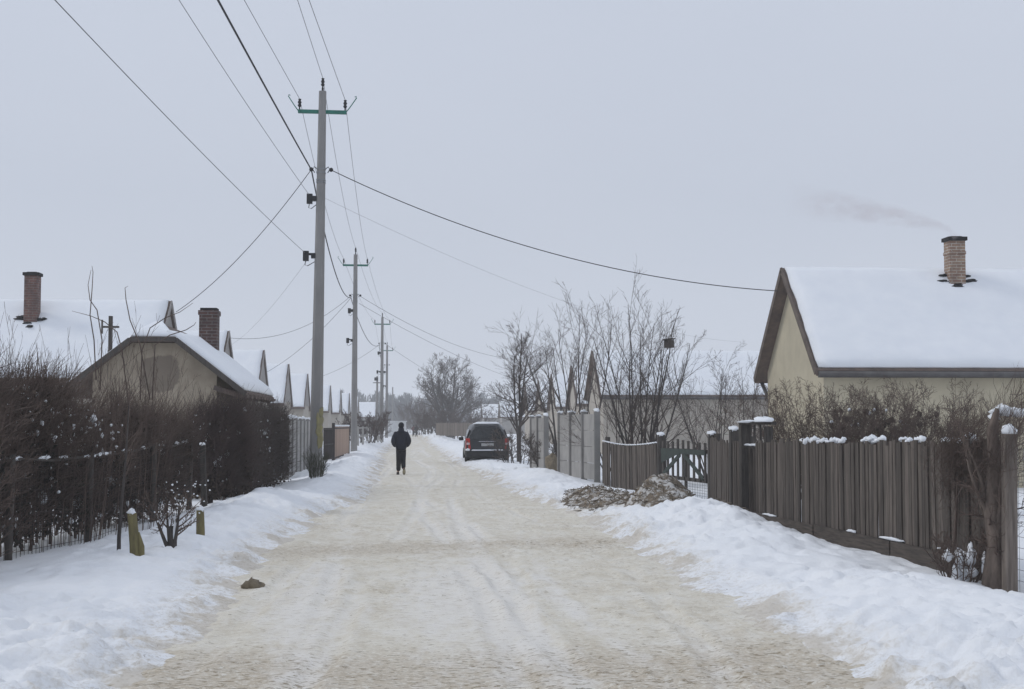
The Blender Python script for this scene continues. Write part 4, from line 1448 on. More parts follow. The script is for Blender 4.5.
sheet_gate('sheet_gate', 'faded pinkish brown sheet metal gate left of the second utility pole', (ax(334, 57.5), 57.5), (ax(349, 67.5), 67.5), 1.45, M['gate_pink'], 331)
g = thing('bar_gate', 'narrow dark barred gate between nearest pole and pinkish brown gate', 'gate', (ax(324, 55), 55, gz(-3.4, 55)))
bb = MB(); B = Vector((ax(333, 57.3) - ax(324, 55), 2.3, 0))
for i in range(16):
    u = i / 15
    bb.bar((B.x * u, B.y * u, .1), (B.x * u, B.y * u, 1.35), .03, .03)
bb.build('bars', M['rust'], g)
bb = MB()
for z in (.12, .7, 1.3): bb.bar((0, 0, z), (B.x, B.y, z), .04, .05)
bb.build('gate_frame', M['rust'], g)
# far low fence and white wall
f = thing('rail_fence', 'low rail fence with leaning brace between the second and third poles', 'fence', (ax(358, 80), 80, gz(-3, 80)))
bb = MB(); B = Vector((ax(378, 104) - ax(358, 80), 24, 0))
for z in (.55, 1.05): bb.bar((0, 0, z), (B.x, B.y, z), .06, .08)
bb.build('rails', M['concrete'], f)
bb = MB(); bb.bar((B.x * .55, B.y * .55, 1.2), (B.x * .8 + .5, B.y * .8, .0), .08, .1); bb.build('brace', M['concrete'], f)
for i in range(6):
    u = i / 5
    bb = MB(); bb.bar((B.x * u, B.y * u, -.2), (B.x * u, B.y * u, 1.15), .12, .12); bb.build('post', M['concrete'], f)
bb = MB(); bb.box((0, 0, .9), (2.4, .4, 2.2)); bb.box((.0, 0, 2.03), (2.6, .6, .1))
o = bb.build('white_wall', M['white_wall'], bevel=.02); o.location = (ax(396, 165), 165, 0)
tag(o, 'white wall end at the bend of the street behind the walker', 'wall')
f = thing('board_fence', 'dark board fence under the broad old tree, left of the parked car', 'fence', (ax(436, 142), 142, gz(2.7, 142)))
bb = MB(); rnd = random.Random(6); B = Vector((ax(472, 128) - ax(436, 142), -14, 0))
for i in range(70):
    u = i / 70
    bb.bar((B.x * u, B.y * u, .6), (B.x * (u + .0125), B.y * (u + .0125), .6), .03, 1.25 + rnd.uniform(-.06, .06), rnd.uniform(.7, 1.4))
bb.build('planks', M['old_wood'], f)

# ------------------------------------------------------------------ vine clad post and mesh fence at right edge
x, Y = ax(1003, 13.3), 13.3
z = gz(x, Y)
vp = thing('old_post', 'pale topped old wooden post with a square snow cap at the right edge', 'post', (ax(1006, Y - .2), Y - .2, z))
m_ = MB(); m_.bar((.0, 0, -.2), (.03, 0, 1.52), .12, .11, 1.25); m_.build('shaft', M['old_wood'], vp, bevel=.01)
m_ = MB(); m_.blob((.03, 0, 1.54), (.068, .06, .07), 2, .25, flat=-.02); m_.build('snow_cap', M['snow'], vp)
vt = tree('creeper_vine', 'thick creeper trunk with hanging vine twigs climbing the old post', 'plant', x - .06, Y, 1.75, 401, 4, .06, (10, 6, 4), (.22, .5, .5), (45, 50, 45), .04, .95, 'vine_bark', 'hedge_twig', lo=.25, rmin=.003, base_spread=.06, trop=-.02, wig=.2)
hedge('creeper_vine', 'tangle of fine brown vine twigs covering the right end of the plank fence', [(ax(1030, 12.9), 12.9), (ax(985, 13.75), 13.75), (ax(955, 14.4), 14.4)], [1.92, 1.78, 1.45], .30, 2600, 0, 403, 1.0, snow=0, lum=.0035, shoot=.6, stems=1, cat='plant', zpow=.38)
m_ = MB()
m_.tube([(-.02, 0, -.2), (-.06, -.02, .15), (-.02, 0, .5), (-.06, .02, .9), (-.02, 0, 1.3), (-.05, 0, 1.6), (.0, 0, 1.82)], [.17, .125, .095, .085, .07, .055, .02], 12)
m_.build('main_stem', M['vine_bark'], vt)
m_ = MB()
m_.blob((.08, .05, 1.80), (.10, .09, .045), 5, .45); m_.blob((.20, .02, 1.78), (.08, .08, .04), 6, .45); m_.blob((.0, .06, 1.74), (.06, .06, .03), 7, .45)
rnd = random.Random(9)
m_.build('snow_clumps', M['snow'], vt)
# snowy tuft at its foot
tf = tree('dry_tuft', 'snow laden dry tuft at the foot of the long plank fence, by the vine', 'plant', ax(958, 13.6), 13.6, .55, 402, 14, .6, (7, 5), (.5, .5), (40, 45), .010, .9, 'hedge_twig', 'hedge_twig', lo=.1, rmin=.004, base_spread=.12)
m_ = MB()
for i in range(14):
    m_.blob((rnd.uniform(-.2, .25), rnd.uniform(-.15, .1), rnd.uniform(.05, .42)), (rnd.uniform(.03, .06), rnd.uniform(.03, .06), rnd.uniform(.04, .1)), 70 + i, .3, 8, 6)
m_.build('snow_clumps', M['snow'], tf)
# mesh fence
a = Vector((ax(1011, 13.2), 13.2, 0)); b = Vector((6.2, 8.6, 0)); B = b - a
mf = thing('mesh_fence', 'sagging wire mesh fence leaving the right edge of the picture', 'fence', (a.x, a.y, gz(a.x, a.y)))
m_ = MB()
for i in range(46):
    u = i / 45
    m_.tube([(B.x * u, B.y * u, -.05), (B.x * u + .01, B.y * u, 1.4)], .0022, 4, False)
for k in range(14):
    zz = .02 + k * .105
    m_.tube([(0, 0, zz), (B.x * .5, B.y * .5, zz - .03), (B.x, B.y, zz)], .0022, 4, False)
m_.build('mesh', M['steel'], mf)
for u in (.55, 1.0):
    m_ = MB(); m_.tube([(B.x * u, B.y * u, -.3), (B.x * u, B.y * u, 1.5)], .05, 8); m_.build('post', M['concrete'], mf)

# ------------------------------------------------------------------ dirt heaps, stumps, clod


def heap(name, label, x, y, rx, ry_, h, seed, snow_side, twigs):
    rng = np.random.default_rng(seed); rnd = random.Random(seed)
    t = thing(name, label, 'heap', (x, y, gz(x, y) - .04))
    n = 44
    g = np.linspace(-1.15, 1.15, n)
    A, Bb = np.meshgrid(g, g)
    r = np.sqrt(A ** 2 + Bb ** 2)
    prof = np.clip(1 - r ** 1.5, -.3, 1)
    hh = h * prof * (1 + .35 * fbm(A * rx + seed, Bb * ry_, .6, 3, seed)) + .10 * fbm(A * rx, Bb * ry_, .16, 4, seed + 3) * np.clip(1.1 - r, 0, 1)
    hh = hh + ground_h(A * rx + x, Bb * ry_ + y) - t.location.z - .03
    V = np.stack([A * rx, Bb * ry_, hh], -1).reshape(-1, 3)
    idx = np.arange(n * n).reshape(n, n)
    Q = np.stack([idx[:-1, :-1], idx[:-1, 1:], idx[1:, 1:], idx[1:, :-1]], -1).reshape(-1, 4)
    link('earth', np_mesh('earth', V, Q, M['earth']), t)
    k = twigs
    C = rng.uniform(-.85, .85, (k, 2))
    rr = np.hypot(C[:, 0], C[:, 1])
    C = C[rr < .95]; k = len(C)
    z = h * np.clip(1 - np.hypot(C[:, 0], C[:, 1]) ** 1.5, 0, 1) + ground_h(C[:, 0] * rx + x, C[:, 1] * ry_ + y) - t.location.z
    P0 = np.stack([C[:, 0] * rx, C[:, 1] * ry_, z], -1)
    d = np.stack([rng.normal(0, 1, k), rng.normal(0, 1, k), rng.normal(.05, .35, k)], -1)
    d /= np.linalg.norm(d, axis=1, keepdims=True)
    L = rng.uniform(.04, .16, k)[:, None]
    P = np.stack([P0 - d * L * .5, P0 + rng.normal(0, .02, (k, 3)), P0 + d * L * .5], 1)
    rad = rng.uniform(.004, .012, k)
    v, q = tube_arrays(P, np.stack([rad, rad, rad * .5], 1), 4)
    link('twigs', np_mesh('twigs', v, q, M['straw']), t)['kind'] = 'stuff'
    return t


heap('dirt_heap', 'heap of frozen earth and straw in front of the picket gate', ax(662, 23.4), 23.4, .68, 1.3, .42, 501, 0, 260)
heap('brush_heap', 'flat heap of brush and dirt below the sagging plank fence', 3.55, 26.6, .68, 2.7, .16, 502, 0, 380)
heap('dirt_strip', 'low strip of dirt and leaves under the short dark plank fence', ax(718, 22.3), 22.3, .42, 1.5, .14, 503, 0, 260)

m_ = MB(); m_.blob((0, 0, .03), (.085, .075, .06), 5, .3, 12, 8); m_.blob((.05, .02, .02), (.06, .05, .04), 6, .3)
o = m_.build('dirt_clod', M['stone']); o.location = (ax(254, 13.9), 13.9, max(gz(ax(254, 13.9), 13.9), .01))
tag(o, 'lone brown frozen clod at the left edge of the road', 'clod')


def stump(label, px, Y, h, r, lean, seed):
    x = ax(px, Y)
    t = thing('wooden_stake', label, 'post', (x, Y, gz(x, Y) - .05), 0, 'mossy stakes in the left snow')
    m_ = MB()
    m_.tube([(lean * .0, 0, -.2), (-lean * .35, 0, h * .35), (-lean, 0, h)], [r * 1.05, r, r * .88], 9)
    m_.build('shaft', M['lichen_wood'], t)
    m_ = MB(); m_.blob((-lean, 0, h + .008), (r * .85, r * .8, .035), seed, .4, 10, 6); m_.build('snow_cap', M['snow'], t)
    return t


s_ = stump('mossy yellowish stake with a split side, nearer of two in the left snow', 138, 15.2, .50, .055, .05, 1)
m_ = MB(); m_.tube([(.06, .0, -.2), (.055, 0, .15), (.02, 0, .3)], [.04, .035, .015], 7); m_.build('splinter', M['lichen_wood'], s_)
stump('short straight mossy stake, farther of two in the left snow', 202, 18.0, .37, .055, .01, 2)
# sapling and broken little tree
tree('sapling', 'thin dark sapling rising in front of the long left hedge', 'tree', ax(121, 16.2), 16.2, 2.3, 511, 1, .05, (10, 4), (.30, .4), (40, 40), .030, .95, 'bark', 'hedge_twig', lo=.45, rmin=.004, wig=.06)
bt = tree('broken_tree', 'small broken tree with snowy forked twigs between the two mossy stakes', 'tree', ax(174, 15.9), 15.9, .95, 512, 3, .5, (7, 5, 3), (.5, .5, .45), (45, 42, 40), .032, .75, 'bark', 'hedge_twig', lo=.35, rmin=.004, base_spread=.0)
m_ = MB(); m_.tube([(0, 0, -.2), (.0, 0, .2), (-.02, 0, .34)], [.055, .05, .035], 8); m_.build('butt', M['bark'], bt)
m_ = MB(); rnd = random.Random(21)
for i in range(45):
    a = rnd.gauss(.03, .15); zz = rnd.uniform(.40, .85)
    m_.blob((a + (zz - .4) * .2, rnd.gauss(0, .12), zz), (rnd.uniform(.005, .014), rnd.uniform(.005, .014), rnd.uniform(.004, .010)), i, .4, 7, 5)
m_.blob((.03, -.04, .28), (.018, .02, .12), 99, .2)
m_.build('snow_clumps', M['snow'], bt)

# ------------------------------------------------------------------ utility poles
PG = 'concrete utility poles along the left side'
poles = []


def pole_proto():
    t = thing('utility_pole', '', 'utility pole', (0, 0, 0), 0, PG)
    H_ = 10.1
    m_ = MB()
    # square tapering concrete shaft with chamfered corners
    a0, a1 = .17, .095
    n = 8
    vs = []
    for zz, w in ((-.4, a0), (H_, a1)):
        c = w * .55
        for x, y in ((-w, -c), (-c, -w), (c, -w), (w, -c), (w, c), (c, w), (-c, w), (-w, c)):
            vs.append((x, y, zz))
    m_.add(vs, [tuple(range(7, -1, -1)), tuple(range(8, 16))] + [(i, (i + 1) % 8, (i + 1) % 8 + 8, i + 8) for i in range(8)])
    m_.build('shaft', M['pole'], t)
    m_ = MB(); m_.box((0, 0, 9.55), (1.28, .12, .09)); m_.build('crossarm', M['green_steel'], t, bevel=.01)

    def ins(x, z):
        q_ = MB()
        q_.tube([(x, 0, z), (x, 0, z + .10)], .018, 8)
        q_.tube([(x, 0, z + .08), (x, 0, z + .12), (x, 0, z + .16), (x, 0, z + .20), (x, 0, z + .25), (x, 0, z + .29)], [.03, .055, .03, .055, .03, .045], 10)
        q_.build('insulator', M['black'], t)
    ins(-.6, 9.59); ins(.6, 9.59); ins(0, 10.16)
    m_ = MB(); m_.tube([(0, 0, 10.0), (0, 0, 10.2)], .03, 8); m_.build('top_pin', M['black'], t)
    for sg in (-1, 1):
        m_ = MB(); m_.tube([(sg * .62, 0, 9.55), (sg * .72, 0, 9.68), (sg * .90, 0, 9.95), (sg * .89, 0, 9.99), (sg * .85, 0, 9.97)], .014, 6); m_.build('arcing_horn', M['green_steel'], t)
    # cable clamp bands
    m_ = MB()
    for zz in (7.92, 8.02, 7.72, 7.66):
        w = .17 - .075 * (zz + .4) / 10.5 + .008
        m_.box((0, 0, zz), (w * 2.02, w * 2.02, .022))
    m_.build('clamp_bands', M['steel'], t)
    for sg in (-1, 1):
        m_ = MB()
        m_.tube([(sg * .10, 0, 8.02), (sg * .19, 0, 8.08), (sg * .22, 0, 8.0), (sg * .17, 0, 7.92)], .014, 6)
        m_.blob((sg * .26, -.03, 8.0), (.06, .06, .05), 3, .2)
        m_.build('cable_hook', M['black'], t)
    for zz, w in ((7.22, .17), (5.70, .24)):
        m_ = MB()
        m_.bar((-.1, 0, zz + .05), (-.1 - w, 0, zz + .05), .06, .06)
        m_.box((-.12 - w, 0, zz), (.15, .13, .26)); m_.box((-.16, -.02, zz), (.12, .16, .12))
        m_.tube([(-.12 - w, 0, zz - .1), (-.14 - w, 0, zz - .24), (-.07 - w, 0, zz - .26), (-.05, 0, zz - .1)], .011, 6)
        m_.build('junction_clamp', M['black'], t)
    return t


proto = pole_proto()
PP = [(316, 37.0, 0.0, 'nearest tall concrete utility pole with green crossarm and yellow lichen'),
      (354.0, 71.5, 0, 'second concrete utility pole with green crossarm, right of the pinkish gate'),
      (381.5, 113, 0, 'third utility pole, tallest of the distant cluster left of the walker'),
      (386.5, 152, 0, 'fourth utility pole, close behind and right of the third')]
for i, (px, Y, rz, lab) in enumerate(PP):
    p = proto if i == 0 else copy_tree(proto)
    x = ax(px, Y)
    p.location = (x, Y, gz(x, Y) - (-.08 if i == 0 else .1))
    p['label'] = lab
    p.rotation_euler = (0, R(.6 if i == 0 else .15), rz)
    poles.append(p)
m_ = MB()
rnd = random.Random(12)
for i in range(26):
    zz = rnd.uniform(.75, 1.6)
    w = .17 - .075 * (zz + .4) / 10.5
    m_.blob((w * rnd.uniform(.25, .95), -w - .0, zz), (.05, .008, .11), i, .3, 8, 5)
m_.build('lichen', M['lichen_yellow'], poles[0])
bz = tree('small_bush', 'small dark olive bush at the foot of the nearest utility pole', 'bush', ax(317, 35.6), 35.6, .74, 521, 26, .26, (7, 4), (.42, .45), (24, 28), .007, .9, 'dry_bush', 'dry_bush', lo=.1, rmin=.003, base_spread=.13)
# plain low pole with small crossarm
sp = thing('utility_pole', 'short thin pole with small arm, left of the third utility pole', 'utility pole', (ax(377, 150), 150, 0), 0, PG)
m_ = MB(); m_.tube([(0, 0, -.2), (0, 0, 6.8)], [.16, .10], 10); m_.build('shaft', M['pole'], sp)
m_ = MB(); m_.box((0, 0, 6.1), (.9, .1, .08)); m_.build('crossarm', M['rust'], sp)
m_ = MB(); m_.box((-.1, -.1, 6.5), (.4, .25, .35)); m_.build('junction_clamp', M['black'], sp)
tp = thing('utility_pole', 'farthest thin pole standing before the blue wood', 'utility pole', (ax(392.5, 215), 215, 0), 0, PG)
m_ = MB(); m_.tube([(0, 0, -.2), (0, 0, 7.4)], [.13, .09], 8); m_.build('shaft', M['pole'], tp)
# garden pole with crosspiece before the snowy roof
gp = thing('garden_pole', 'dark wooden pole with a crosspiece standing before the snowy roof on the left', 'pole', (ax(109, 36), 36, gz(ax(109, 36), 36)))
zt_ = at(109, 316, 36).z - gp.location.z
m_ = MB(); m_.bar((0, 0, -.2), (0, 0, zt_), .09, .09, .8); m_.build('shaft', M['dark_wood'], gp)
m_ = MB(); m_.bar((-.22, -.05, zt_ - .28), (.22, -.05, zt_ - .28), .06, .05); m_.bar((-.2, -.05, zt_ - .45), (-.2, -.05, zt_ - .1), .04, .04); m_.build('crosspiece', M['dark_wood'], gp)


# ------------------------------------------------------------------ wires
def span(a, b, sag, n=22):
    a = Vector(a); b = Vector(b)
    return [a.lerp(b, i / n) - Vector((0, 0, sag * 4 * (i / n) * (1 - i / n))) for i in range(n + 1)]


def wire(label, pts, r, m='wire', cat='wire', grp='overhead wires'):
    org = pts[0]
    P = np.array([[tuple(Vector(p) - Vector(org)) for p in pts]])
    v, q = tube_arrays(P, np.full((1, len(pts)), r), 5)
    o = link('overhead_wire', np_mesh('overhead_wire', v, q, M[m]))
    o.location = org
    return tag(o, label, cat, grp)


bpy.context.view_layer.update()


def pl(i, x, z, y=0):
    p = poles[i]
    return p.matrix_world @ Vector((x, y, z))


def toward(px0, py0, tgt, Y0):
    """where a wire leaves the frame top, then on past the camera along the same line"""
    a = at(px0, py0, Y0)
    d = (a - tgt)
    return tgt + d * ((tgt.y + 3) / (tgt.y - Y0))


for nm, lx, lz, px0, Yt in (('left', -.6, 9.88, 253, 29.5), ('top', 0, 10.45, 299, 30.5), ('right', .6, 9.88, 318, 30.0)):
    t0 = pl(0, lx, lz)
    a = at(px0, 0, Yt)
    slope = (a.x - t0.x) / (t0.y - a.y)
    start = Vector((t0.x + slope * 40, -3, t0.z + .3))
    # sag chosen so the wire passes the frame top where the photo shows it
    u = (t0.y - Yt) / 40
    zl = t0.z + .3 * u
    sag = max(.05, (zl - a.z) / (4 * u * (1 - u)))
    pts = span(start, t0, min(sag, .9), 30)
    for i in range(3):
        pts += span(pl(i, lx, lz), pl(i + 1, lx, lz), .55, 18)[1:]
    wire('thin conductor running along the %s of the utility poles' % {'left': 'left crossarm ends', 'top': 'very tops', 'right': 'right crossarm ends'}[nm], pts, .0075)
t0 = pl(0, -.26, 8.0)
a = at(222, 0, 21.8)
st = t0 + (a - t0) * (40 / (t0.y - 21.8))
pts = span(st, t0, .12, 30)
for i in range(3):
    pts += span(pl(i, -.26, 8.0) if i else t0, pl(i + 1, -.22, 7.9), .95, 20)[1:]
wire('thick black twisted cable strung along the poles below the crossarms', pts, .019, 'cable', 'cable')
for lab, tgt, px0, Y0 in (('thin wire from the frame top to the upper black clamp of the nearest pole', pl(0, -.3, 7.32), 183, 24), ('thin wire from the frame top left to the lower black clamp of the nearest pole', pl(0, -.38, 5.78), 62, 15.5)):
    a = at(px0, 0, Y0)
    e_ = tgt + (a - tgt) * (1 + 6 / (tgt.y - Y0))
    wire(lab, span(e_, tgt, .12, 24), .0065)
wire('sagging twisted cable from the nearest pole to the cream house gable', span(pl(0, .26, 8.0), at(778, 291, 35.7), .62, 30), .012, 'cable', 'cable')
wire('cable sloping down from the nearest pole to the snowy house behind the shed', span(pl(0, -.26, 8.0), at(176, 312, 44), .35, 24), .010, 'cable', 'cable')
wire('faint thin wire from the nearest pole far across to the right shrubs', span(pl(0, .1, 7.25), at(742, 342, 73), .8, 24), .0035)
wire('fine wire from the lower clamp of the nearest pole toward the left row', span(pl(0, -.3, 5.62), at(231, 345, 60.5), .25, 20), .0035)
wire('drop wire from the second pole, upper of two, crossing right above the car', span(pl(1, .2, 8.0), at(527, 360, 112), .8, 24), .010, 'cable', 'cable')
wire('drop wire from the second pole, lower of two, crossing right above the car', span(pl(1, .2, 7.6), at(539, 386, 124), .5, 24), .009, 'cable', 'cable')
wire('flat drop wire from the second pole to the gabled house at left', span(pl(1, -.2, 8.0), at(231, 338, 60.8), .7, 24), .009, 'cable', 'cable')
wire('drop wire from the second pole sloping down left to the gable near the shed', span(pl(1, -.2, 7.9), at(267, 372, 76.2), .35, 20), .009, 'cable', 'cable')
wire('drop wire from the third pole to the right side of the street', span(pl(2, .2, 8.0), at(499, 404, 244), .8, 20), .012, 'cable', 'cable')
wire('drop wire from the third pole down to the left row of gables', span(pl(2, -.2, 7.9), at(311, 380, 112), .3, 20), .010, 'cable', 'cable')

# hooks on the cream house gable
hk = MB(); hk.tube([(0, 0, 0), (-.14, 0, .02), (-.18, 0, -.05)], .02, 6); hk.tube([(.1, 0, -.35), (-.02, 0, -.35), (-.06, 0, -.42)], .03, 6)
h_ = bpy.data.objects.new('tmp', None)
for o in COL.objects:
    if o.get('label', '').startswith('cream house'):
        q_ = hk.build('wire_hook', M['black'], o)
        pt = at(786, 293, 35.7)
        q_.location = (.42, -.3, pt.z - .05)

# ------------------------------------------------------------------ birdhouse
pt = at(669, 344, 36.2)
bh = thing('birdhouse', 'small dark box birdhouse hung in the tallest bare shrub', 'birdhouse', pt)
m_ = MB(); m_.box((0, 0, 0), (.20, .20, .20), .3); m_.build('box', M['dark_wood'], bh, bevel=.006)
m_ = MB(); m_.bar((-.15, 0, .115), (.15, 0, .135), .28, .025); m_.build('roof', M['dark_wood'], bh)
m_ = MB(); m_.tube([(-.02, -.085, .02), (-.02, -.108, .02)], .025, 10); m_.build('entrance', M['soot_and_hole_shade'], bh)  # solid black disc: the shade inside the entrance hole is put in as colour
tw = MB()
base = Vector((ax(640, 36), 36, gz(5.9, 36)))
tw.tube([base + Vector((.1, 0, .3)), base + Vector((.28, .05, 1.1)), base + Vector((.55, .1, 2.2)), pt + Vector((.04, .13, -.2)), pt + Vector((.10, .14, .3)), pt + Vector((.32, .2, .95))], [.03, .028, .022, .016, .012, .005], 6)
for v_ in tw.v: pass
tw.v = [tuple(Vector(v_) - Vector(bird_tree.location)) for v_ in tw.v]
tw.build('bearing_branch', M['bark'], bird_tree)

# ------------------------------------------------------------------ car
cx_, cy_ = ax(487.5, 57), 57.0
car = thing('parked_car', 'dark estate car seen from behind with snow on roof and bumper', 'car', (cx_, cy_, max(-.02, gz(cx_, cy_) - .22)), R(-.6))
#     ring half profile: (x, z)
def ring(hw, zb, zbelt, zroof, wr):
    return [(hw * .80, zb), (hw * .96, zb + .07), (hw * 1.0, zb + .32), (hw * .985, zbelt - .04), (hw * .95, zbelt), (wr + .10, zroof - .16), (wr, zroof - .05), (wr * .6, zroof), (0, zroof + .015)]


secs = [(0.0, ring(.86, .30, .98, 1.56, .47)), (.10, ring(.885, .28, .98, 1.60, .50)), (.6, ring(.89, .25, .98, 1.655, .55)), (1.6, ring(.895, .24, .96, 1.67, .64)), (2.55, ring(.89, .24, .95, 1.60, .62)),
        (3.25, ring(.885, .25, .93, 1.03, .66)), (3.95, ring(.86, .26, .82, .90, .62)), (4.32, ring(.74, .32, .62, .70, .50))]


def yoff(i, z):
    if i > 1: return 0
    return (.30 * max(0, z - .95) / .65 + (-.05 if z < .6 else 0)) * (1 if i == 0 else .75)


vs = []; fs = []
nr_ = 17
for i, (y, rg) in enumerate(secs):
    full = [(x, z) for x, z in rg] + [(-x, z) for x, z in rg[-2::-1]]
    for x, z in full: vs.append((x, y + yoff(i, z), z))
for i in range(len(secs) - 1):
    for k in range(nr_ - 1):
        a = i * nr_ + k
        fs.append((a, a + 1, a + nr_ + 1, a + nr_))
    fs.append((i * nr_ + nr_ - 1, i * nr_, (i + 1) * nr_, (i + 1) * nr_ + nr_ - 1))
fs.append(tuple(range(nr_)))
fs.append(tuple(range(len(secs) * nr_ - 1, (len(secs) - 1) * nr_ - 1, -1)))
m_ = MB(); m_.add(vs, fs, 1.0, True)
body = m_.build('body', M['car_paint'], car)
bv = body.modifiers.new('bevel', 'BEVEL'); bv.width = .03; bv.segments = 2; bv.angle_limit = R(40)


def carpt(i, k): return Vector(vs[i * nr_ + k])


def panel(name, quad, material, push, thick=.012, parent=None):
    a, b, c_, d = [Vector(p) for p in quad]
    n_ = (b - a).cross(d - a).normalized()
    if n_.dot(Vector(push)) < 0: n_ = -n_
    m_ = MB()
    m_.hexa([p + n_ * .002 - n_ * .01 for p in (a, b, c_, d)] + [p + n_ * thick for p in (a, b, c_, d)])
    return m_.build(name, material, parent or car, bevel=.006)


def ry_(z): return yoff(0, z)
panel('rear_window', [(-.74, ry_(1.02), 1.02), (.74, ry_(1.02), 1.02), (.51, ry_(1.46), 1.46), (-.51, ry_(1.46), 1.46)], M['glass_dark'], (0, -1, .3), .02)
for sg in (-1, 1):
    for y0_, y1_ in ((.35, 1.35), (1.42, 2.5)):
        panel('side_window', [(sg * .862, y0_, 1.02), (sg * .862, y1_, 1.02), (sg * .745, y1_ - (.0 if y1_ < 2 else .05), 1.42), (sg * .72, y0_ + .12, 1.42)], M['glass_dark'], (sg, 0, .1), .012)
    tl = MB()
    tl.hexa([(sg * .68, -.05, .62), (sg * .885, .01, .62), (sg * .90, .20, .62), (sg * .68, .05, .62), (sg * .72, -.03, 1.06), (sg * .875, .04, 1.06), (sg * .885, .22, 1.06), (sg * .72, .05, 1.06)])
    li = tl.build('tail_light', M['tail_red'], car, bevel=.012)
    tl = MB(); tl.box((sg * .79, -.03, .84), (.13, .03, .09)); tl.build('reverse_lens', M['lens_white'], li, bevel=.008)
    mi = MB(); mi.box((sg * 1.0, 2.62, 1.02), (.2, .1, .14)); mi.build('wing_mirror', M['plastic'], car, bevel=.02)
panel('windscreen', [(-.70, 3.2, 1.06), (.70, 3.2, 1.06), (.58, 2.62, 1.56), (-.58, 2.62, 1.56)], M['glass_dark'], (0, 1, .5), .02)
bp = MB()
bp.hexa([(-.86, -.10, .30), (.86, -.10, .30), (.90, .25, .30), (-.90, .25, .30), (-.87, -.11, .56), (.87, -.11, .56), (.90, .25, .56), (-.90, .25, .56)])
bmp_ = bp.build('bumper', M['plastic'], car, bevel=.03)
sn = MB()
sn.slab((-.66, -.105, .562), (.66, -.105, .562), (.66, .0, .565), (-.66, .0, .565), .045, 24, 4, 3, .012, .03, up=(0, 0, 1))
sn.blob((-.80, -.07, .60), (.09, .06, .05), 5, .25)
sn.build('bumper_snow', M['snow'], bmp_)
sn = MB()
sn.slab((-.54, .38, 1.635), (.54, .38, 1.635), (.56, 2.4, 1.61), (-.56, 2.4, 1.61), .10, 18, 14, 4, .02, .15, up=(0, 0, 1))
sn.build('roof_snow', M['snow'], body)
pm = MB(); pm.box((0, -.035, .80), (.50, .02, .115)); pm.build('number_plate', M['plate'], car, bevel=.004)
pm = MB(); pm.box((0, -.03, .93), (.72, .03, .03)); pm.build('tailgate_trim', M['chrome'], car, bevel=.006)
pm = MB(); pm.bar((0, -.0 + ry_(1.03) - .03, 1.03), (.36, ry_(1.16) - .035, 1.16), .02, .02); pm.build('rear_wiper', M['black'], car)
for sg in (-1, 1):
    for y_ in (.72, 3.42):
        w = MB()
        prof = [(-.10, .20), (-.10, .29), (-.07, .325), (.07, .325), (.10, .29), (.10, .20)]
        n = 24; v_ = []; f_ = []
        for i in range(n):
            a = 2 * PI * i / n
            for ox, rr in prof: v_.append((sg * .80 + ox, y_ + rr * math.cos(a), .325 + rr * math.sin(a)))
        for i in range(n):
            for k in range(6):
                f_.append((i * 6 + k, i * 6 + (k + 1) % 6, ((i + 1) % n) * 6 + (k + 1) % 6, ((i + 1) % n) * 6 + k))
        w.add(v_, f_, 1, True)
        wh = w.build('wheel', M['rubber'], car)
        r_ = MB(); r_.tube([(sg * .76, y_, .325), (sg * .885, y_, .325)], .205, 20); r_.build('rim', M['alloy'], wh)


# ------------------------------------------------------------------ people
def skin_mesh(name, joints, edges, material, parent, sub=2, root=0):
    me = bpy.data.meshes.new(name)
    me.from_pydata([j[0] for j in joints], edges, [])
    o = link(name, me)
    md = o.modifiers.new('skin', 'SKIN')
    md.use_smooth_shade = True
    sd = me.skin_vertices[0].data if len(me.skin_vertices) else None
    if sd is None:
        bm_layer = me.attributes
    for i, j in enumerate(joints):
        r = j[1]
        r = r if isinstance(r, tuple) else (r, r)
        me.skin_vertices[0].data[i].radius = r
        me.skin_vertices[0].data[i].use_root = (i == root)
    ss = o.modifiers.new('sub', 'SUBSURF'); ss.levels = sub; ss.render_levels = sub
    dg = bpy.context.evaluated_depsgraph_get()
    dg.update()
    new = bpy.data.meshes.new_from_object(o.evaluated_get(dg))
    COL.objects.unlink(o); bpy.data.objects.remove(o)
    new.materials.clear(); new.materials.append(material)
    new.polygons.foreach_set('use_smooth', np.ones(len(new.polygons), bool))
    return link(name, new, parent)


def ensure_skin(me):
    if not len(me.skin_vertices):
        import bmesh
        b = bmesh.new(); b.from_mesh(me); b.verts.layers.skin.verify(); b.to_mesh(me); b.free()


_old = skin_mesh


def skin_mesh(name, joints, edges, material, parent, sub=2, root=0):
    me = bpy.data.meshes.new(name)
    me.from_pydata([j[0] for j in joints], edges, [])
    ensure_skin(me)
    for i, j in enumerate(joints):
        r = j[1] if isinstance(j[1], tuple) else (j[1], j[1])
        me.skin_vertices[0].data[i].radius = r
        me.skin_vertices[0].data[i].use_root = (i == root)
    o = link(name, me)
    md = o.modifiers.new('skin', 'SKIN'); md.use_smooth_shade = True
    ss = o.modifiers.new('sub', 'SUBSURF'); ss.levels = sub; ss.render_levels = sub
    dg = bpy.context.evaluated_depsgraph_get(); dg.update()
    new = bpy.data.meshes.new_from_object(o.evaluated_get(dg))
    bpy.data.objects.remove(o)
    new.name = name
    new.materials.clear(); new.materials.append(material)
    new.polygons.foreach_set('use_smooth', np.ones(len(new.polygons), bool))
    return link(name, new, parent)


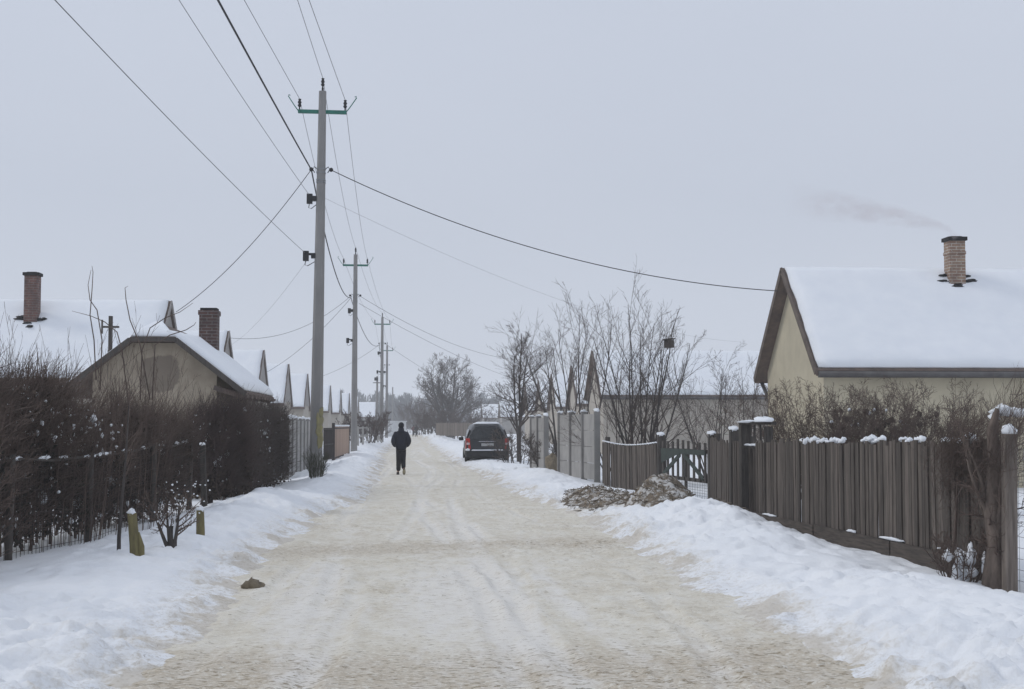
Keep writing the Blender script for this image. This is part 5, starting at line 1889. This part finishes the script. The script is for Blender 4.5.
def person(label, x, y, z, rz, coat, legm, step=1.0, scale=1.0, group=None, hatm='cap'):
    t = thing('person', label, 'person', (x, y, z), rz, group)
    t.scale = (scale * .94, scale, scale)
    s = step
    # body: one continuous figure, hands tucked into the coat pockets
    J = [((0, 0, .90), .12), ((0, 0, 1.10), .12), ((0, 0, 1.30), .135), ((0, .01, 1.43), .058), ((0, .02, 1.50), (.068, .075)), ((0, .025, 1.58), (.074, .092)), ((0, .02, 1.66), (.05, .06)),
         ((-.17, 0, 1.34), .06), ((-.27, -.05, 1.08), .045), ((-.20, .13, .95), .034), ((.17, 0, 1.34), .06), ((.27, -.05, 1.08), .045), ((.20, .13, .95), .034),
         ((-.09, 0, .84), .085), ((-.09, .03 * s, .46), .055), ((-.10, .0, .09), .042), ((-.105, .12, .04), .04),
         ((.09, 0, .84), .085), ((.10, .10 * s, .47), .055), ((.10, -.10 * s, .15), .042), ((.105, .01, .05), .038),
         ((0, .115, 1.555), .014), ((-.078, .02, 1.565), .014), ((.078, .02, 1.565), .014)]
    E = [(0, 1), (1, 2), (2, 3), (3, 4), (4, 5), (5, 6), (2, 7), (7, 8), (8, 9), (2, 10), (10, 11), (11, 12), (0, 13), (13, 14), (14, 15), (15, 16), (0, 17), (17, 18), (18, 19), (19, 20), (5, 21), (5, 22), (5, 23)]
    skin_mesh('body', J, E, M['skin'], t)
    J = [((0, 0, .76), (.215, .17)), ((0, 0, .98), (.215, .175)), ((0, 0, 1.24), (.23, .18)), ((0, 0, 1.38), (.14, .125)), ((0, .005, 1.46), (.085, .085)),
         ((-.20, 0, 1.32), .115), ((-.275, -.06, 1.07), .095), ((-.19, .16, .93), .085), ((.20, 0, 1.32), .115), ((.275, -.06, 1.07), .095), ((.19, .16, .93), .085)]
    E = [(0, 1), (1, 2), (2, 3), (3, 4), (2, 5), (5, 6), (6, 7), (2, 8), (8, 9), (9, 10)]
    skin_mesh('jacket', J, E, coat, t)
    J = [((0, 0, .92), (.17, .13)), ((-.075, .0, .78), .115), ((-.08, .03 * s, .46), .092), ((-.09, -.0, .11), .08), ((.075, 0, .78), .115), ((.08, .11 * s, .47), .092), ((.085, -.08 * s, .19), .08)]
    E = [(0, 1), (1, 2), (2, 3), (0, 4), (4, 5), (5, 6)]
    skin_mesh('trousers', J, E, legm, t)
    m_ = MB(); m_.tube([(0, -.0, 1.36), (0, .0, 1.44), (0, .012, 1.505)], [.15, .105, .098], 14); m_.build('collar', coat, t)
    m_ = MB(); m_.blob((0, .005, 1.56), (.088, .095, .085), 3, .02, 16, 10); m_.build('hair', M['cap'], t)
    m_ = MB(); m_.blob((0, .02, 1.60), (.102, .118, .105), 3, .02, 16, 10, flat=-.05); m_.box((0, .13, 1.60), (.12, .1, .012)); m_.build('cap', M[hatm], t)
    for sx_, y_, z_, pit in ((-.105, .05, .055, 0), (.105, -.05, .12, -.7)):
        m_ = MB(); m_.blob((0, 0, 0), (.052, .145, .052), 4, .03, 14, 8, flat=-.03); o_ = m_.build('boot', M['boot'], t)
        o_.location = (sx_, y_, z_); o_.rotation_euler = (pit, 0, 0)
        m_ = MB(); m_.blob((0, 0, -.035), (.055, .15, .018), 5, .02, 14, 6); m_.build('sole', M['sole'] if sx_ > 0 else M['boot'], o_)
    return t


xw = ax(401.2, 45)
person('person in a dark navy jacket, cap and black trousers walking away along the road', xw, 45, float(road_h(xw, 45)) + .0, R(2), M['navy'], M['trouser'], 1.0, .985)
x2 = ax(416.5, 185)
person('tiny distant walker in a dark coat at the far end of the road', x2, 185, .02, R(5), M['trouser'], M['trouser'], .8, .98, 'distant walkers')
x3 = ax(413.5, 192)
person('tiny distant walker in a dark red coat, left of the other', x3, 192, .02, R(-10), M['maroon'], M['trouser'], .8, .95, 'distant walkers')

# ------------------------------------------------------------------ chimney smoke
def smoke():
    c0 = Vector((ax(956, 35.2), 35.15, 6.5))
    m, n, b = nodes_of('chimney smoke')
    n.nodes.remove(b)
    out = n.nodes['Material Output']
    pv = n.nodes.new('ShaderNodeVolumePrincipled')
    pv.inputs['Color'].default_value = (0.68, 0.61, 0.61, 1)
    t = n.nodes.new('ShaderNodeTexCoord')
    s = n.nodes.new('ShaderNodeSeparateXYZ')
    n.links.new(t.outputs['Object'], s.inputs[0])
    z = noise(n, 3.0, 5, 0.65, stretch=(.8, 1, 1.3))
    r = ramp(n, z, [(0.38, 0.0), (0.62, 1.0)])

    # plume axis: x from 0 (stack) to -4.2, rising to the left; soft cross section
    def math2(op, a, b_=None, c_=None):
        k = n.nodes.new('ShaderNodeMath'); k.operation = op
        for i, v in enumerate((a, b_, c_)):
            if v is None: continue
            if hasattr(v, 'links'): n.links.new(v, k.inputs[i])
            else: k.inputs[i].default_value = v
        return k.outputs[0]
    xx = math2('MULTIPLY', s.outputs['X'], -1.0)
    axis = math2('ADD', math2('MULTIPLY', math2('POWER', math2('MAXIMUM', xx, 0.0001), .55), .40), .0)
    dz = math2('SUBTRACT', s.outputs['Z'], axis)
    rad = math2('MULTIPLY_ADD', xx, .11, .13)
    q = math2('ADD', math2('POWER', math2('ABSOLUTE', math2('DIVIDE', dz, rad)), 2.0), math2('POWER', math2('ABSOLUTE', math2('DIVIDE', s.outputs['Y'], rad)), 2.0))
    fall = math2('MAXIMUM', math2('SUBTRACT', 1.0, q), 0.0)
    fade = math2('MAXIMUM', math2('SUBTRACT', 1.0, math2('DIVIDE', xx, 4.4)), 0.0)
    near = math2('MINIMUM', math2('MAXIMUM', math2('MULTIPLY', math2('ADD', xx, .16), 7.0), 0.0), 1.0)
    dens = math2('MULTIPLY', math2('MULTIPLY', math2('MULTIPLY', fall, fade), near), math2('MULTIPLY', r, 2.7))
    n.links.new(dens, pv.inputs['Density'])
    n.links.new(pv.outputs[0], out.inputs['Volume'])
    m_ = MB()
    pts = [(.1, 0, -.02), (-.5, 0, .28), (-1.5, 0, .5), (-2.8, 0, .70), (-4.3, 0, .88), (-4.6, 0, .9)]
    m_.tube(pts, [.14, .24, .32, .42, .56, .1], 16)
    o = m_.build('chimney_smoke', m)
    o.location = c0
    tag(o, 'faint grey smoke drifting left from the cream house chimney', 'smoke', kind='stuff')


smoke()

# ------------------------------------------------------------------ haze
hb = MB(); hb.box((0, 525, 14), (2400, 1700, 33.5))
hm, hn, hbs = nodes_of('winter haze')
hn.nodes.remove(hbs)
pv = hn.nodes.new('ShaderNodeVolumePrincipled')
pv.inputs['Color'].default_value = (0.97, 0.98, 0.99, 1)
pv.inputs['Density'].default_value = 0.0010
hn.links.new(pv.outputs[0], hn.nodes['Material Output'].inputs['Volume'])
hz = hb.build('haze', hm)
tag(hz, 'thin winter haze hanging over the whole street', 'haze', kind='stuff')
